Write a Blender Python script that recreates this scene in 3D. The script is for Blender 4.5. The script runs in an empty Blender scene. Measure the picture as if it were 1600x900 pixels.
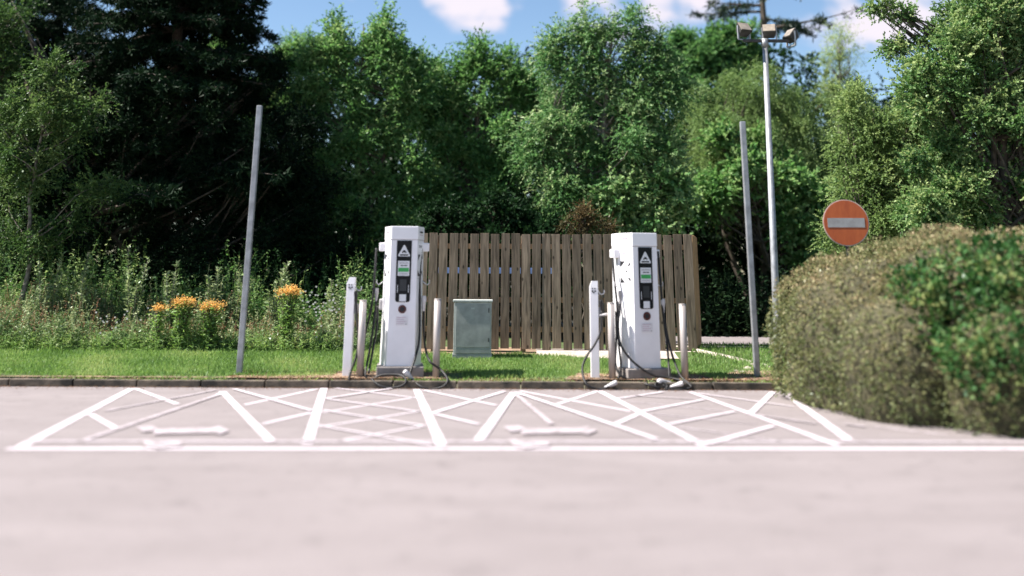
import bpy, bmesh, math, random
import numpy as np
from mathutils import Vector, Matrix
random.seed(7)
RNG = np.random.default_rng(11)
S = bpy.context.scene
COL = S.collection
rad = math.radians

# ------------------------------------------------------------------ camera
F_PX, PITCH, ROLL, HZ, EYE = 1560.0, rad(16.7), rad(0.30), 425.0, 1.6
PPY = HZ - F_PX * math.tan(PITCH)
_R0 = Vector((1, 0, 0)); _U0 = Vector((0, -math.sin(PITCH), math.cos(PITCH))); _F = Vector((0, math.cos(PITCH), math.sin(PITCH)))
_R = _R0 * math.cos(ROLL) + _U0 * math.sin(ROLL)
_U = _U0 * math.cos(ROLL) - _R0 * math.sin(ROLL)
CAMPOS = Vector((0, 0, EYE))
cd = bpy.data.cameras.new("camera"); cam = bpy.data.objects.new("camera", cd); COL.objects.link(cam)
m = Matrix.Identity(4)
for i in range(3):
    m[i][0] = _R[i]; m[i][1] = _U[i]; m[i][2] = -_F[i]; m[i][3] = CAMPOS[i]
cam.matrix_world = m
cd.sensor_width = 36; cd.lens = F_PX / 1600 * 36
cd.shift_y = -(450 - PPY) / 1600
cd.clip_start = 0.1; cd.clip_end = 3000
cd.dof.use_dof = True; cd.dof.focus_distance = 18.3; cd.dof.aperture_fstop = 0.31
S.camera = cam

# ------------------------------------------------------------------ light
SUN_DIR = Vector((-1.0, -0.09, 0)).normalized()      # towards the sun, on the ground
ELEV = rad(53)
W = bpy.data.worlds.new("World"); S.world = W; W.use_nodes = True
nt = W.node_tree; nt.nodes.clear()
SKY_STRENGTH, SUN_STRENGTH, EXPOSURE = 0.062, 5.0, 1.45
sl = bpy.data.lights.new("sun", 'SUN'); so = bpy.data.objects.new("sun", sl); COL.objects.link(so)
sl.energy = SUN_STRENGTH; sl.angle = rad(0.5); sl.color = (1.0, 0.94, 0.88)
sv = Vector((SUN_DIR.x * math.cos(ELEV), SUN_DIR.y * math.cos(ELEV), math.sin(ELEV)))
so.rotation_euler = sv.to_track_quat('Z', 'Y').to_euler()
S.view_settings.view_transform = 'Standard'; S.view_settings.look = 'None'
S.view_settings.exposure = EXPOSURE; S.view_settings.gamma = 1.0; S.view_settings.use_curve_mapping = False
S.cycles.use_denoising = True
S.cycles.max_bounces = 6; S.cycles.diffuse_bounces = 3; S.cycles.glossy_bounces = 2
S.cycles.transmission_bounces = 3; S.cycles.transparent_max_bounces = 6
S.cycles.sample_clamp_indirect = 6

def ray(px, py):
    d = _F + _R * ((px - 800) / F_PX) + _U * ((PPY - py) / F_PX)
    return d
def P(px, py, Y):                      # world point seen at (px, py) of the 1600x900 photo, at distance Y
    d = ray(px, py); return CAMPOS + d * (Y / d.y)
def G(px, py, z=0.0):                  # world point on the level z
    d = ray(px, py); return CAMPOS + d * ((z - EYE) / d.z)
def PXM(Y): return Y / (F_PX / math.cos(PITCH))     # metres per photo pixel (sideways) at distance Y

def N(t, typ, loc=(0, 0), **kw):
    n = t.nodes.new(typ); n.location = loc
    for k, v in kw.items(): setattr(n, k, v)
    return n
# sky with a few thin clouds
bg = N(nt, 'ShaderNodeBackground'); wo = N(nt, 'ShaderNodeOutputWorld')
sk = N(nt, 'ShaderNodeTexSky'); sk.sky_type = 'NISHITA'; sk.sun_disc = False
sk.sun_elevation = ELEV; sk.sun_rotation = math.atan2(SUN_DIR.x, SUN_DIR.y)
sk.air_density = 1.0; sk.dust_density = 0.2; sk.ozone_density = 1.6
tc = N(nt, 'ShaderNodeTexCoord')
mp = N(nt, 'ShaderNodeMapping'); mp.inputs['Scale'].default_value = (5, 5, 9)
nz = N(nt, 'ShaderNodeTexNoise'); nz.inputs['Scale'].default_value = 2.6; nz.inputs['Detail'].default_value = 9; nz.inputs['Roughness'].default_value = .55
nt.links.new(tc.outputs['Generated'], mp.inputs['Vector']); nt.links.new(mp.outputs[0], nz.inputs['Vector'])
acc = None
for (cx, cy, r, s) in ((700, -16, .06, 1.1), (765, -18, .065, 1.1), (815, -20, .05, 1.0), (905, 8, .05, 1.2), (950, 18, .055, 1.2), (1030, 14, .06, 1.3), (1085, 4, .06, 1.3), (1330, 25, .07, 1.0), (1400, 12, .09, 1.05), (1290, 45, .05, .8), (560, -80, .10, .9), (960, -90, .12, .9), (1500, -60, .14, .9)):
    d = ray(cx, cy).normalized()
    dst = N(nt, 'ShaderNodeVectorMath', operation='DISTANCE'); dst.inputs[1].default_value = d
    sc = N(nt, 'ShaderNodeVectorMath', operation='MULTIPLY'); sc.inputs[1].default_value = (1, 1, 1)
    nt.links.new(tc.outputs['Generated'], dst.inputs[0])
    mr = N(nt, 'ShaderNodeMapRange'); mr.interpolation_type = 'SMOOTHSTEP'
    mr.inputs['From Min'].default_value = r; mr.inputs['From Max'].default_value = 0.0
    mr.inputs['To Min'].default_value = 0; mr.inputs['To Max'].default_value = s
    nt.links.new(dst.outputs['Value'], mr.inputs['Value'])
    if acc is None: acc = mr.outputs[0]
    else:
        mx = N(nt, 'ShaderNodeMath', operation='MAXIMUM'); nt.links.new(acc, mx.inputs[0]); nt.links.new(mr.outputs[0], mx.inputs[1]); acc = mx.outputs[0]
ad = N(nt, 'ShaderNodeMath', operation='MULTIPLY_ADD'); ad.inputs[1].default_value = 2.6; ad.inputs[2].default_value = -1.38
nt.links.new(nz.outputs['Fac'], ad.inputs[0])
a2 = N(nt, 'ShaderNodeMath', operation='ADD'); nt.links.new(acc, a2.inputs[0]); nt.links.new(ad.outputs[0], a2.inputs[1])
m3 = N(nt, 'ShaderNodeMapRange'); m3.interpolation_type = 'SMOOTHSTEP'; m3.inputs['From Min'].default_value = .38; m3.inputs['From Max'].default_value = 1.0; m3.inputs['To Max'].default_value = .9
nt.links.new(a2.outputs[0], m3.inputs['Value'])
hs = N(nt, 'ShaderNodeHueSaturation'); hs.inputs['Saturation'].default_value = 1.05; hs.inputs['Value'].default_value = 1.0
nt.links.new(sk.outputs[0], hs.inputs['Color'])
mc = N(nt, 'ShaderNodeMixRGB'); mc.inputs['Color2'].default_value = (6.2, 5.6, 6.0, 1)
nt.links.new(m3.outputs[0], mc.inputs['Fac']); nt.links.new(hs.outputs[0], mc.inputs['Color1'])
nt.links.new(mc.outputs[0], bg.inputs['Color']); bg.inputs['Strength'].default_value = SKY_STRENGTH
nt.links.new(bg.outputs[0], wo.inputs['Surface'])

# ------------------------------------------------------------------ materials
def mat(name, col, rough=.6, metal=0.0, var=.12, scale=6.0, bump=0.0, bscale=60.0, spec=.4, stretch=None, col2=None, detail=6, ramp=(.35, .65), coat=0.0, island=0.0):
    M = bpy.data.materials.new(name); M.use_nodes = True
    t = M.node_tree; b = t.nodes['Principled BSDF']
    b.inputs['Roughness'].default_value = rough; b.inputs['Metallic'].default_value = metal
    b.inputs['Specular IOR Level'].default_value = spec
    if coat: b.inputs['Coat Weight'].default_value = coat
    tcn = N(t, 'ShaderNodeTexCoord'); mpn = N(t, 'ShaderNodeMapping')
    if stretch: mpn.inputs['Scale'].default_value = stretch
    t.links.new(tcn.outputs['Object'], mpn.inputs[0])
    nn = N(t, 'ShaderNodeTexNoise'); nn.inputs['Scale'].default_value = scale; nn.inputs['Detail'].default_value = detail; nn.inputs['Roughness'].default_value = .6
    t.links.new(mpn.outputs[0], nn.inputs['Vector'])
    cr = N(t, 'ShaderNodeValToRGB')
    c2 = col2 or tuple(c * (1 - 2 * var) for c in col)
    cr.color_ramp.elements[0].color = (*c2, 1); cr.color_ramp.elements[0].position = ramp[0]
    cr.color_ramp.elements[1].color = (*[min(1, c * (1 + (0 if col2 else var))) for c in col], 1); cr.color_ramp.elements[1].position = ramp[1]
    t.links.new(nn.outputs['Fac'], cr.inputs['Fac'])
    out = cr.outputs['Color']
    if island:
        ge = N(t, 'ShaderNodeNewGeometry'); mr = N(t, 'ShaderNodeMapRange'); mr.inputs['To Min'].default_value = 1 - island; mr.inputs['To Max'].default_value = 1 + island
        t.links.new(ge.outputs['Random Per Island'], mr.inputs['Value'])
        hv = N(t, 'ShaderNodeHueSaturation'); t.links.new(mr.outputs[0], hv.inputs['Value']); t.links.new(out, hv.inputs['Color']); out = hv.outputs[0]
    t.links.new(out, b.inputs['Base Color'])
    if bump:
        n2 = N(t, 'ShaderNodeTexNoise'); n2.inputs['Scale'].default_value = bscale; n2.inputs['Detail'].default_value = 4
        t.links.new(mpn.outputs[0], n2.inputs['Vector'])
        bn = N(t, 'ShaderNodeBump'); bn.inputs['Strength'].default_value = bump; bn.inputs['Distance'].default_value = .01
        t.links.new(n2.outputs['Fac'], bn.inputs['Height']); t.links.new(bn.outputs[0], b.inputs['Normal'])
    return M

def leafmat(name, dark, mid, light, trans=.35, gloss=.10, rough=.55):
    M = bpy.data.materials.new(name); M.use_nodes = True
    t = M.node_tree; t.nodes.clear()
    at = N(t, 'ShaderNodeAttribute'); at.attribute_name = 'tone'
    cr = N(t, 'ShaderNodeValToRGB'); e = cr.color_ramp.elements
    e[0].color = (*dark, 1); e[0].position = 0; e[1].color = (*light, 1); e[1].position = 1
    x = e.new(.5); x.color = (*mid, 1)
    t.links.new(at.outputs['Fac'], cr.inputs['Fac'])
    df = N(t, 'ShaderNodeBsdfDiffuse'); tr = N(t, 'ShaderNodeBsdfTranslucent'); gl = N(t, 'ShaderNodeBsdfGlossy'); gl.inputs['Roughness'].default_value = rough
    gl.inputs['Color'].default_value = (.8, .85, .8, 1)
    hv = N(t, 'ShaderNodeHueSaturation'); hv.inputs['Value'].default_value = 1.25; hv.inputs['Saturation'].default_value = 1.1; hv.inputs['Hue'].default_value = .49
    t.links.new(cr.outputs[0], df.inputs['Color']); t.links.new(cr.outputs[0], hv.inputs['Color']); t.links.new(hv.outputs[0], tr.inputs['Color'])
    m1 = N(t, 'ShaderNodeMixShader'); m1.inputs[0].default_value = trans
    m2 = N(t, 'ShaderNodeMixShader'); 
    fr = N(t, 'ShaderNodeFresnel'); fr.inputs['IOR'].default_value = 1.35
    mm = N(t, 'ShaderNodeMath', operation='MULTIPLY_ADD'); mm.inputs[1].default_value = gloss * 1.4; mm.inputs[2].default_value = gloss * .2
    t.links.new(fr.outputs[0], mm.inputs[0]); t.links.new(mm.outputs[0], m2.inputs[0])
    t.links.new(df.outputs[0], m1.inputs[1]); t.links.new(tr.outputs[0], m1.inputs[2]); t.links.new(m1.outputs[0], m2.inputs[1]); t.links.new(gl.outputs[0], m2.inputs[2])
    o = N(t, 'ShaderNodeOutputMaterial'); t.links.new(m2.outputs[0], o.inputs['Surface'])
    return M

def asphalt_nodes(name, base, base2, paint=None, wear=.45):
    M = bpy.data.materials.new(name); M.use_nodes = True
    t = M.node_tree; b = t.nodes['Principled BSDF']; b.inputs['Roughness'].default_value = .85; b.inputs['Specular IOR Level'].default_value = .25
    ge = N(t, 'ShaderNodeNewGeometry')
    mpn = N(t, 'ShaderNodeMapping'); mpn.inputs['Scale'].default_value = (.35, 1.0, 1); mpn.inputs['Rotation'].default_value = (0, 0, rad(4))
    t.links.new(ge.outputs['Position'], mpn.inputs[0])
    big = N(t, 'ShaderNodeTexNoise'); big.inputs['Scale'].default_value = 1.6; big.inputs['Detail'].default_value = 8; big.inputs['Roughness'].default_value = .62
    t.links.new(mpn.outputs[0], big.inputs['Vector'])
    fine = N(t, 'ShaderNodeTexNoise'); fine.inputs['Scale'].default_value = 75; fine.inputs['Detail'].default_value = 3
    t.links.new(ge.outputs['Position'], fine.inputs['Vector'])
    vo = N(t, 'ShaderNodeTexVoronoi'); vo.inputs['Scale'].default_value = 110; t.links.new(ge.outputs['Position'], vo.inputs['Vector'])
    cr = N(t, 'ShaderNodeValToRGB'); cr.color_ramp.elements[0].position = .3; cr.color_ramp.elements[1].position = .7
    cr.color_ramp.elements[0].color = (*base2, 1); cr.color_ramp.elements[1].color = (*base, 1)
    t.links.new(big.outputs['Fac'], cr.inputs['Fac'])
    mr = N(t, 'ShaderNodeMapRange'); mr.inputs['From Min'].default_value = .3; mr.inputs['From Max'].default_value = .7; mr.inputs['To Min'].default_value = .78; mr.inputs['To Max'].default_value = 1.2
    t.links.new(fine.outputs['Fac'], mr.inputs['Value'])
    st = N(t, 'ShaderNodeTexNoise'); st.inputs['Scale'].default_value = 3.1; st.inputs['Detail'].default_value = 12; st.inputs['Roughness'].default_value = .75; t.links.new(ge.outputs['Position'], st.inputs['Vector'])
    sm = N(t, 'ShaderNodeMapRange'); sm.inputs['From Min'].default_value = .30; sm.inputs['From Max'].default_value = .46; sm.inputs['To Min'].default_value = .70; sm.inputs['To Max'].default_value = 1.0; t.links.new(st.outputs['Fac'], sm.inputs['Value'])
    mv = N(t, 'ShaderNodeMath', operation='MULTIPLY'); t.links.new(mr.outputs[0], mv.inputs[0]); t.links.new(sm.outputs[0], mv.inputs[1])
    hv = N(t, 'ShaderNodeHueSaturation'); t.links.new(mv.outputs[0], hv.inputs['Value']); t.links.new(cr.outputs[0], hv.inputs['Color'])
    out = hv.outputs[0]
    if paint:
        wn = N(t, 'ShaderNodeTexNoise'); wn.inputs['Scale'].default_value = 9; wn.inputs['Detail'].default_value = 10; wn.inputs['Roughness'].default_value = .7
        t.links.new(ge.outputs['Position'], wn.inputs['Vector'])
        w2 = N(t, 'ShaderNodeMapRange'); w2.inputs['From Min'].default_value = wear - .1; w2.inputs['From Max'].default_value = wear + .1
        t.links.new(wn.outputs['Fac'], w2.inputs['Value'])
        mx = N(t, 'ShaderNodeMixRGB'); mx.inputs['Color2'].default_value = (*paint, 1)
        t.links.new(w2.outputs[0], mx.inputs['Fac']); t.links.new(out, mx.inputs['Color1']); out = mx.outputs[0]
    t.links.new(out, b.inputs['Base Color'])
    bn = N(t, 'ShaderNodeBump'); bn.inputs['Strength'].default_value = .35; bn.inputs['Distance'].default_value = .004
    t.links.new(vo.outputs['Distance'], bn.inputs['Height']); t.links.new(bn.outputs[0], b.inputs['Normal'])
    return M

M = {}
M['asphalt'] = asphalt_nodes('asphalt', (.228, .200, .197), (.186, .162, .159))
M['paint'] = asphalt_nodes('road_paint', (.228, .200, .197), (.186, .162, .159), (.52, .465, .49), .36)
M['softpaint'] = asphalt_nodes('thin_paint', (.228, .200, .197), (.186, .162, .159), (.36, .32, .335), .40)
M['faded'] = asphalt_nodes('faded_paint', (.228, .200, .197), (.186, .162, .159), (.38, .335, .35), .46)
M['kerb'] = mat('kerb_concrete', (.17, .135, .10), .9, var=.3, scale=4, bump=.5, bscale=40, col2=(.035, .032, .026), detail=12, ramp=(.38, .66))
M['concrete'] = mat('pale_concrete', (.50, .43, .37), .9, var=.2, scale=8, bump=.4, bscale=50, col2=(.30, .26, .22))
M['plinth'] = mat('plinth_concrete', (.30, .27, .25), .9, var=.2, scale=6, bump=.4, bscale=60, col2=(.19, .17, .155))
M['white'] = mat('white_paint', (.80, .785, .80), .32, var=.03, scale=3, spec=.5, coat=.25)
M['dirtywhite'] = mat('weathered_white_paint', (.70, .68, .69), .4, var=.06, scale=5, spec=.5)
M['black'] = mat('black_gloss', (.008, .008, .009), .4, var=.2, scale=3, spec=.2)
M['rubber'] = mat('black_rubber', (.018, .017, .017), .5, var=.25, scale=20, spec=.3)
M['greyplastic'] = mat('grey_plastic', (.30, .29, .29), .45, var=.15, scale=10)
M['paleplastic'] = mat('pale_plastic', (.55, .53, .53), .4, var=.12, scale=10)
M['steel'] = mat('brushed_steel', (.40, .36, .335), .42, metal=.25, var=.08, scale=4, stretch=(1, 1, .1))
M['galv'] = mat('galvanised_steel', (.33, .34, .35), .5, metal=.55, var=.14, scale=7, spec=.4)
M['cabinet'] = mat('grey_cabinet_paint', (.36, .37, .35), .55, var=.16, scale=5, bump=.05, col2=(.24, .25, .235), detail=9)
M['cabinet_edge'] = mat('pale_cabinet_edge', (.45, .47, .44), .5, var=.12, scale=6)
M['screen'] = mat('dark_screen', (.035, .038, .042), .3, var=.1, spec=.3)
M['green'] = mat('green_label', (.05, .36, .09), .45, var=.06)
M['label'] = mat('white_label', (.72, .72, .72), .5, var=.03)
M['ink'] = mat('dark_ink', (.02, .02, .022), .6, var=.1)
M['greyink'] = mat('grey_ink', (.30, .27, .30), .6, var=.1)
M['pinkink'] = mat('faint_pink_ink', (.52, .38, .44), .6, var=.1)
M['maroon'] = mat('maroon_badge', (.09, .02, .018), .35, var=.15)
M['signred'] = mat('faded_sign_red', (.47, .115, .032), .5, var=.2, scale=5, stretch=(1.6, 1, .5), col2=(.36, .075, .022))
M['signbar'] = mat('faded_sign_white', (.36, .36, .35), .5, var=.1, scale=7, col2=(.27, .26, .25))
M['signrim'] = mat('sign_rim', (.55, .42, .36), .5, var=.15)
M['blue'] = mat('blue_paint', (.22, .33, .60), .4, var=.1)
M['bark'] = mat('bark', (.10, .08, .06), .9, var=.3, scale=12, bump=.5, bscale=30, col2=(.04, .032, .024))
M['palebark'] = mat('pale_bark', (.25, .22, .18), .9, var=.3, scale=12, bump=.5, bscale=30, col2=(.10, .085, .065))
M['soil'] = mat('soil', (.30, .20, .13), .95, var=.3, scale=5, bump=.8, bscale=14, col2=(.12, .085, .055), detail=10)
M['floor'] = mat('woodland_soil', (.055, .047, .03), .95, var=.3, scale=3, bump=.6, bscale=12, col2=(.022, .022, .012), detail=9)
M['turf'] = mat('turf_base', (.07, .115, .03), .95, var=.3, scale=3, bump=.6, bscale=25, col2=(.05, .06, .02), detail=9)
M['twigs'] = mat('hedge_twigs', (.085, .075, .040), .95, var=.3, scale=12, bump=.8, bscale=40, col2=(.035, .035, .018), detail=9)
M['stone'] = mat('rubble_stone', (.42, .37, .31), .9, var=.2, scale=12, col2=(.20, .17, .14))
M['lens'] = mat('floodlight_glass', (.27, .23, .18), .2, var=.12, scale=9, spec=.6)
M['housing'] = mat('floodlight_housing', (.05, .048, .045), .5, var=.2)

def wood():
    X = bpy.data.materials.new('weathered_timber'); X.use_nodes = True; t = X.node_tree; b = t.nodes['Principled BSDF']
    b.inputs['Roughness'].default_value = .8; b.inputs['Specular IOR Level'].default_value = .25
    tc = N(t, 'ShaderNodeTexCoord'); ge = N(t, 'ShaderNodeNewGeometry')
    off = N(t, 'ShaderNodeVectorMath', operation='SCALE'); cmb = N(t, 'ShaderNodeCombineXYZ')
    for i in (0, 1, 2): t.links.new(ge.outputs['Random Per Island'], cmb.inputs[i])
    t.links.new(cmb.outputs[0], off.inputs[0]); off.inputs['Scale'].default_value = 37
    ad = N(t, 'ShaderNodeVectorMath', operation='ADD'); t.links.new(tc.outputs['Object'], ad.inputs[0]); t.links.new(off.outputs[0], ad.inputs[1])
    mp = N(t, 'ShaderNodeMapping'); mp.inputs['Scale'].default_value = (9, 9, .7); t.links.new(ad.outputs[0], mp.inputs[0])
    n1 = N(t, 'ShaderNodeTexNoise'); n1.inputs['Scale'].default_value = 3.2; n1.inputs['Detail'].default_value = 8; n1.inputs['Distortion'].default_value = .6; t.links.new(mp.outputs[0], n1.inputs['Vector'])
    cr = N(t, 'ShaderNodeValToRGB'); e = cr.color_ramp.elements; e[0].position = .32; e[0].color = (.095, .072, .050, 1); e[1].position = .68; e[1].color = (.29, .220, .155, 1)
    t.links.new(n1.outputs['Fac'], cr.inputs['Fac'])
    vo = N(t, 'ShaderNodeTexVoronoi'); vo.inputs['Scale'].default_value = 4.2; mp2 = N(t, 'ShaderNodeMapping'); mp2.inputs['Scale'].default_value = (1.5, 1.5, .8)
    t.links.new(ad.outputs[0], mp2.inputs[0]); t.links.new(mp2.outputs[0], vo.inputs['Vector'])
    kn = N(t, 'ShaderNodeMapRange'); kn.inputs['From Min'].default_value = .07; kn.inputs['From Max'].default_value = .14; kn.inputs['To Min'].default_value = .28; kn.inputs['To Max'].default_value = 1
    t.links.new(vo.outputs['Distance'], kn.inputs['Value'])
    mr = N(t, 'ShaderNodeMapRange'); mr.inputs['To Min'].default_value = .72; mr.inputs['To Max'].default_value = 1.22; t.links.new(ge.outputs['Random Per Island'], mr.inputs['Value'])
    mu = N(t, 'ShaderNodeMath', operation='MULTIPLY'); t.links.new(kn.outputs[0], mu.inputs[0]); t.links.new(mr.outputs[0], mu.inputs[1])
    hv = N(t, 'ShaderNodeHueSaturation'); t.links.new(mu.outputs[0], hv.inputs['Value']); t.links.new(cr.outputs[0], hv.inputs['Color']); t.links.new(hv.outputs[0], b.inputs['Base Color'])
    bn = N(t, 'ShaderNodeBump'); bn.inputs['Strength'].default_value = .3; bn.inputs['Distance'].default_value = .004; t.links.new(n1.outputs['Fac'], bn.inputs['Height']); t.links.new(bn.outputs[0], b.inputs['Normal'])
    return X
M['wood'] = wood()
M['litwood'] = mat('sunlit_timber', (.42, .25, .13), .8, var=.2, scale=5, stretch=(6, 6, .8), island=.15)  # timber tone with the warm sunlight put into the colour
# foliage: dark / mid / light
M['lf_fresh'] = leafmat('leaf_fresh', (.030, .085, .030), (.110, .245, .074), (.36, .48, .21), trans=.45, gloss=.03)
M['lf_ash'] = leafmat('leaf_ash', (.026, .080, .030), (.105, .235, .078), (.38, .48, .24), trans=.42, gloss=.03)
M['lf_olive'] = leafmat('leaf_olive', (.055, .105, .034), (.155, .245, .080), (.33, .42, .17), trans=.42, gloss=.03)
M['lf_hawthorn'] = leafmat('leaf_hawthorn', (.026, .072, .024), (.092, .195, .056), (.38, .46, .20), gloss=.05, trans=.4)
M['lf_rowan'] = leafmat('leaf_rowan', (.022, .055, .018), (.065, .125, .035), (.20, .27, .10), gloss=.03)
M['lf_dark'] = leafmat('leaf_dark', (.004, .011, .006), (.009, .022, .010), (.022, .045, .016), trans=.1, gloss=.015)  # near-black leaf: dark evergreen tone with deep shade put into the colour
M['lf_shade'] = leafmat('leaf_shaded', (.005, .016, .006), (.012, .034, .012), (.028, .068, .022), trans=.2, gloss=.02)  # darkened green: the shade inside the wood is put into the leaf colour
M['lf_needle'] = leafmat('leaf_needle', (.006, .016, .010), (.015, .034, .018), (.05, .085, .035), trans=.1, gloss=.08)
M['lf_weed'] = leafmat('leaf_weed', (.035, .085, .026), (.10, .18, .055), (.31, .36, .19))
M['lf_grass'] = leafmat('leaf_grass', (.090, .175, .040), (.185, .31, .085), (.38, .43, .17), trans=.4, gloss=.06)
M['lf_hedge'] = leafmat('leaf_hedge', (.070, .100, .034), (.185, .195, .080), (.38, .28, .17), trans=.25, gloss=.08)
M['lf_brown'] = leafmat('leaf_brown', (.10, .055, .03), (.20, .11, .06), (.33, .20, .12), trans=.25, gloss=.06)
M['lf_rust'] = leafmat('leaf_rust', (.05, .045, .02), (.12, .085, .04), (.20, .14, .07), trans=.25, gloss=.02)
M['lf_laurel'] = leafmat('leaf_glossy', (.018, .065, .014), (.050, .130, .036), (.32, .34, .13), trans=.3, gloss=.05)
M['lf_orange'] = leafmat('petal_orange', (.52, .27, .07), (.68, .42, .13), (.76, .56, .24), trans=.3, gloss=.02)
M['lf_white'] = leafmat('petal_white', (.6, .58, .52), (.75, .73, .68), (.8, .8, .78), trans=.3, gloss=.02)

# ------------------------------------------------------------------ object helpers
def meshobj(name, me, material, parent=None):
    o = bpy.data.objects.new(name, me); COL.objects.link(o)
    if material is not None:
        for mm in (material if isinstance(material, (list, tuple)) else [material]): me.materials.append(mm)
    if parent is not None: o.parent = parent
    return o
def thing(name, label, cat, loc=(0, 0, 0), rz=0.0, group=None):
    o = bpy.data.objects.new(name, None); COL.objects.link(o); o.location = loc; o.rotation_euler = (0, 0, rz)
    o.empty_display_size = .2
    o['label'] = label; o['category'] = cat
    if group: o['group'] = group
    return o
def tag(o, label=None, cat=None, group=None, kind=None):
    if label: o['label'] = label
    if cat: o['category'] = cat
    if group: o['group'] = group
    if kind: o['kind'] = kind
    return o
def bm_obj(name, bm, material, parent=None, smooth=False):
    me = bpy.data.meshes.new(name); bmesh.ops.recalc_face_normals(bm, faces=bm.faces); bm.to_mesh(me); bm.free()
    if smooth:
        for p in me.polygons: p.use_smooth = True
    return meshobj(name, me, material, parent)
def box(bm, x0, x1, y0, y1, z0, z1, bev=0.0, rot=None, org=(0, 0, 0)):
    vs = [bm.verts.new((x, y, z)) for z in (z0, z1) for y in (y0, y1) for x in (x0, x1)]
    fs = [bm.faces.new([vs[i] for i in q]) for q in ((0, 2, 3, 1), (4, 5, 7, 6), (0, 1, 5, 4), (2, 6, 7, 3), (0, 4, 6, 2), (1, 3, 7, 5))]
    if bev:
        es = {e for f in fs for e in f.edges}
        r = bmesh.ops.bevel(bm, geom=list(es), offset=bev, segments=2, affect='EDGES', profile=.6)
        vs = list({v for f in r['faces'] for v in f.verts} | {v for v in vs if v.is_valid})
    if rot is not None:
        bmesh.ops.transform(bm, matrix=Matrix.Translation(org) @ rot, verts=vs)
    return vs
def prism(bm, pts, z0, z1, pts2=None, bev=0):
    a = [bm.verts.new((x, y, z0)) for x, y in pts]; b = [bm.verts.new((x, y, z1)) for x, y in (pts2 or pts)]
    n = len(a); fs = [bm.faces.new(a[::-1]), bm.faces.new(b)]
    for i in range(n): fs.append(bm.faces.new((a[i], a[(i + 1) % n], b[(i + 1) % n], b[i])))
    if bev:
        es = {e for f in fs for e in f.edges}
        bmesh.ops.bevel(bm, geom=list(es), offset=bev, segments=2, affect='EDGES', profile=.6)
def tube_np(paths, sides=5):
    """paths: list of (pts Nx3, radii N); returns verts, faces"""
    V = []; Fq = []; base = 0
    ang = np.linspace(0, 2 * np.pi, sides, endpoint=False)
    for pts, r in paths:
        pts = np.asarray(pts, float); n = len(pts); r = np.broadcast_to(np.asarray(r, float), (n,))
        tg = np.gradient(pts, axis=0); tg /= np.linalg.norm(tg, axis=1, keepdims=True) + 1e-9
        up = np.tile([0.31, 0.22, 0.92], (n, 1)); 
        if abs(tg[:, 2]).mean() > .8: up = np.tile([.95, .2, .1], (n, 1))
        a = np.cross(tg, up); a /= np.linalg.norm(a, axis=1, keepdims=True) + 1e-9; b = np.cross(tg, a)
        ring = pts[:, None, :] + r[:, None, None] * (np.cos(ang)[None, :, None] * a[:, None, :] + np.sin(ang)[None, :, None] * b[:, None, :])
        V.append(ring.reshape(-1, 3))
        i = np.arange(n - 1)[:, None] * sides; j = np.arange(sides)[None, :]; k = (j + 1) % sides
        Fq.append(np.stack([base + i + j, base + i + k, base + i + sides + k, base + i + sides + j], -1).reshape(-1, 4))
        base += n * sides
        V.append(pts[[0, -1]] ); c0, c1 = base, base + 1; base += 2
        o0 = c0 - n * sides; o1 = c0 - sides; jj = np.arange(0, sides); kk = (jj + 1) % sides
        Fq.append(np.stack([np.full(sides, c0), o0 + kk, o0 + jj, np.full(sides, c0)], -1))
        Fq.append(np.stack([np.full(sides, c1), o1 + jj, o1 + kk, np.full(sides, c1)], -1))
    return np.concatenate(V), np.concatenate(Fq)
def np_mesh(name, V, Fq, smooth=False, tone=None):
    tri = Fq[:, 3] == Fq[:, 0]
    me = bpy.data.meshes.new(name)
    cnt = np.where(tri, 3, 4); st = np.concatenate([[0], np.cumsum(cnt)[:-1]])
    flat = Fq.reshape(-1)[np.stack([np.ones_like(tri), np.ones_like(tri), np.ones_like(tri), ~tri], -1).reshape(-1)]
    me.vertices.add(len(V)); me.vertices.foreach_set('co', np.ascontiguousarray(V, dtype=np.float32).reshape(-1))
    me.loops.add(len(flat)); me.loops.foreach_set('vertex_index', flat.astype(np.int32))
    me.polygons.add(len(Fq)); me.polygons.foreach_set('loop_start', st.astype(np.int32))
    if smooth: me.polygons.foreach_set('use_smooth', np.ones(len(Fq), dtype=bool))
    if tone is not None:
        at = me.attributes.new('tone', 'FLOAT', 'POINT'); at.data.foreach_set('value', np.asarray(tone, dtype=np.float32))
    me.update(calc_edges=True)
    return me
def tubes(name, paths, material, parent=None, sides=8):
    V, Fq = tube_np(paths, sides); return meshobj(name, np_mesh(name, V, Fq, True), material, parent)
def smooth_path(pts, n=10):
    pts = [Vector(p) for p in pts]; out = []
    for i in range(len(pts) - 1):
        p0 = pts[max(i - 1, 0)]; p1 = pts[i]; p2 = pts[i + 1]; p3 = pts[min(i + 2, len(pts) - 1)]
        for k in range(n):
            t = k / n
            out.append(.5 * ((2 * p1) + (p2 - p0) * t + (2 * p0 - 5 * p1 + 4 * p2 - p3) * t * t + (3 * p1 - p0 - 3 * p2 + p3) * t ** 3))
    out.append(pts[-1]); return np.array([tuple(v) for v in out])

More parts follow.
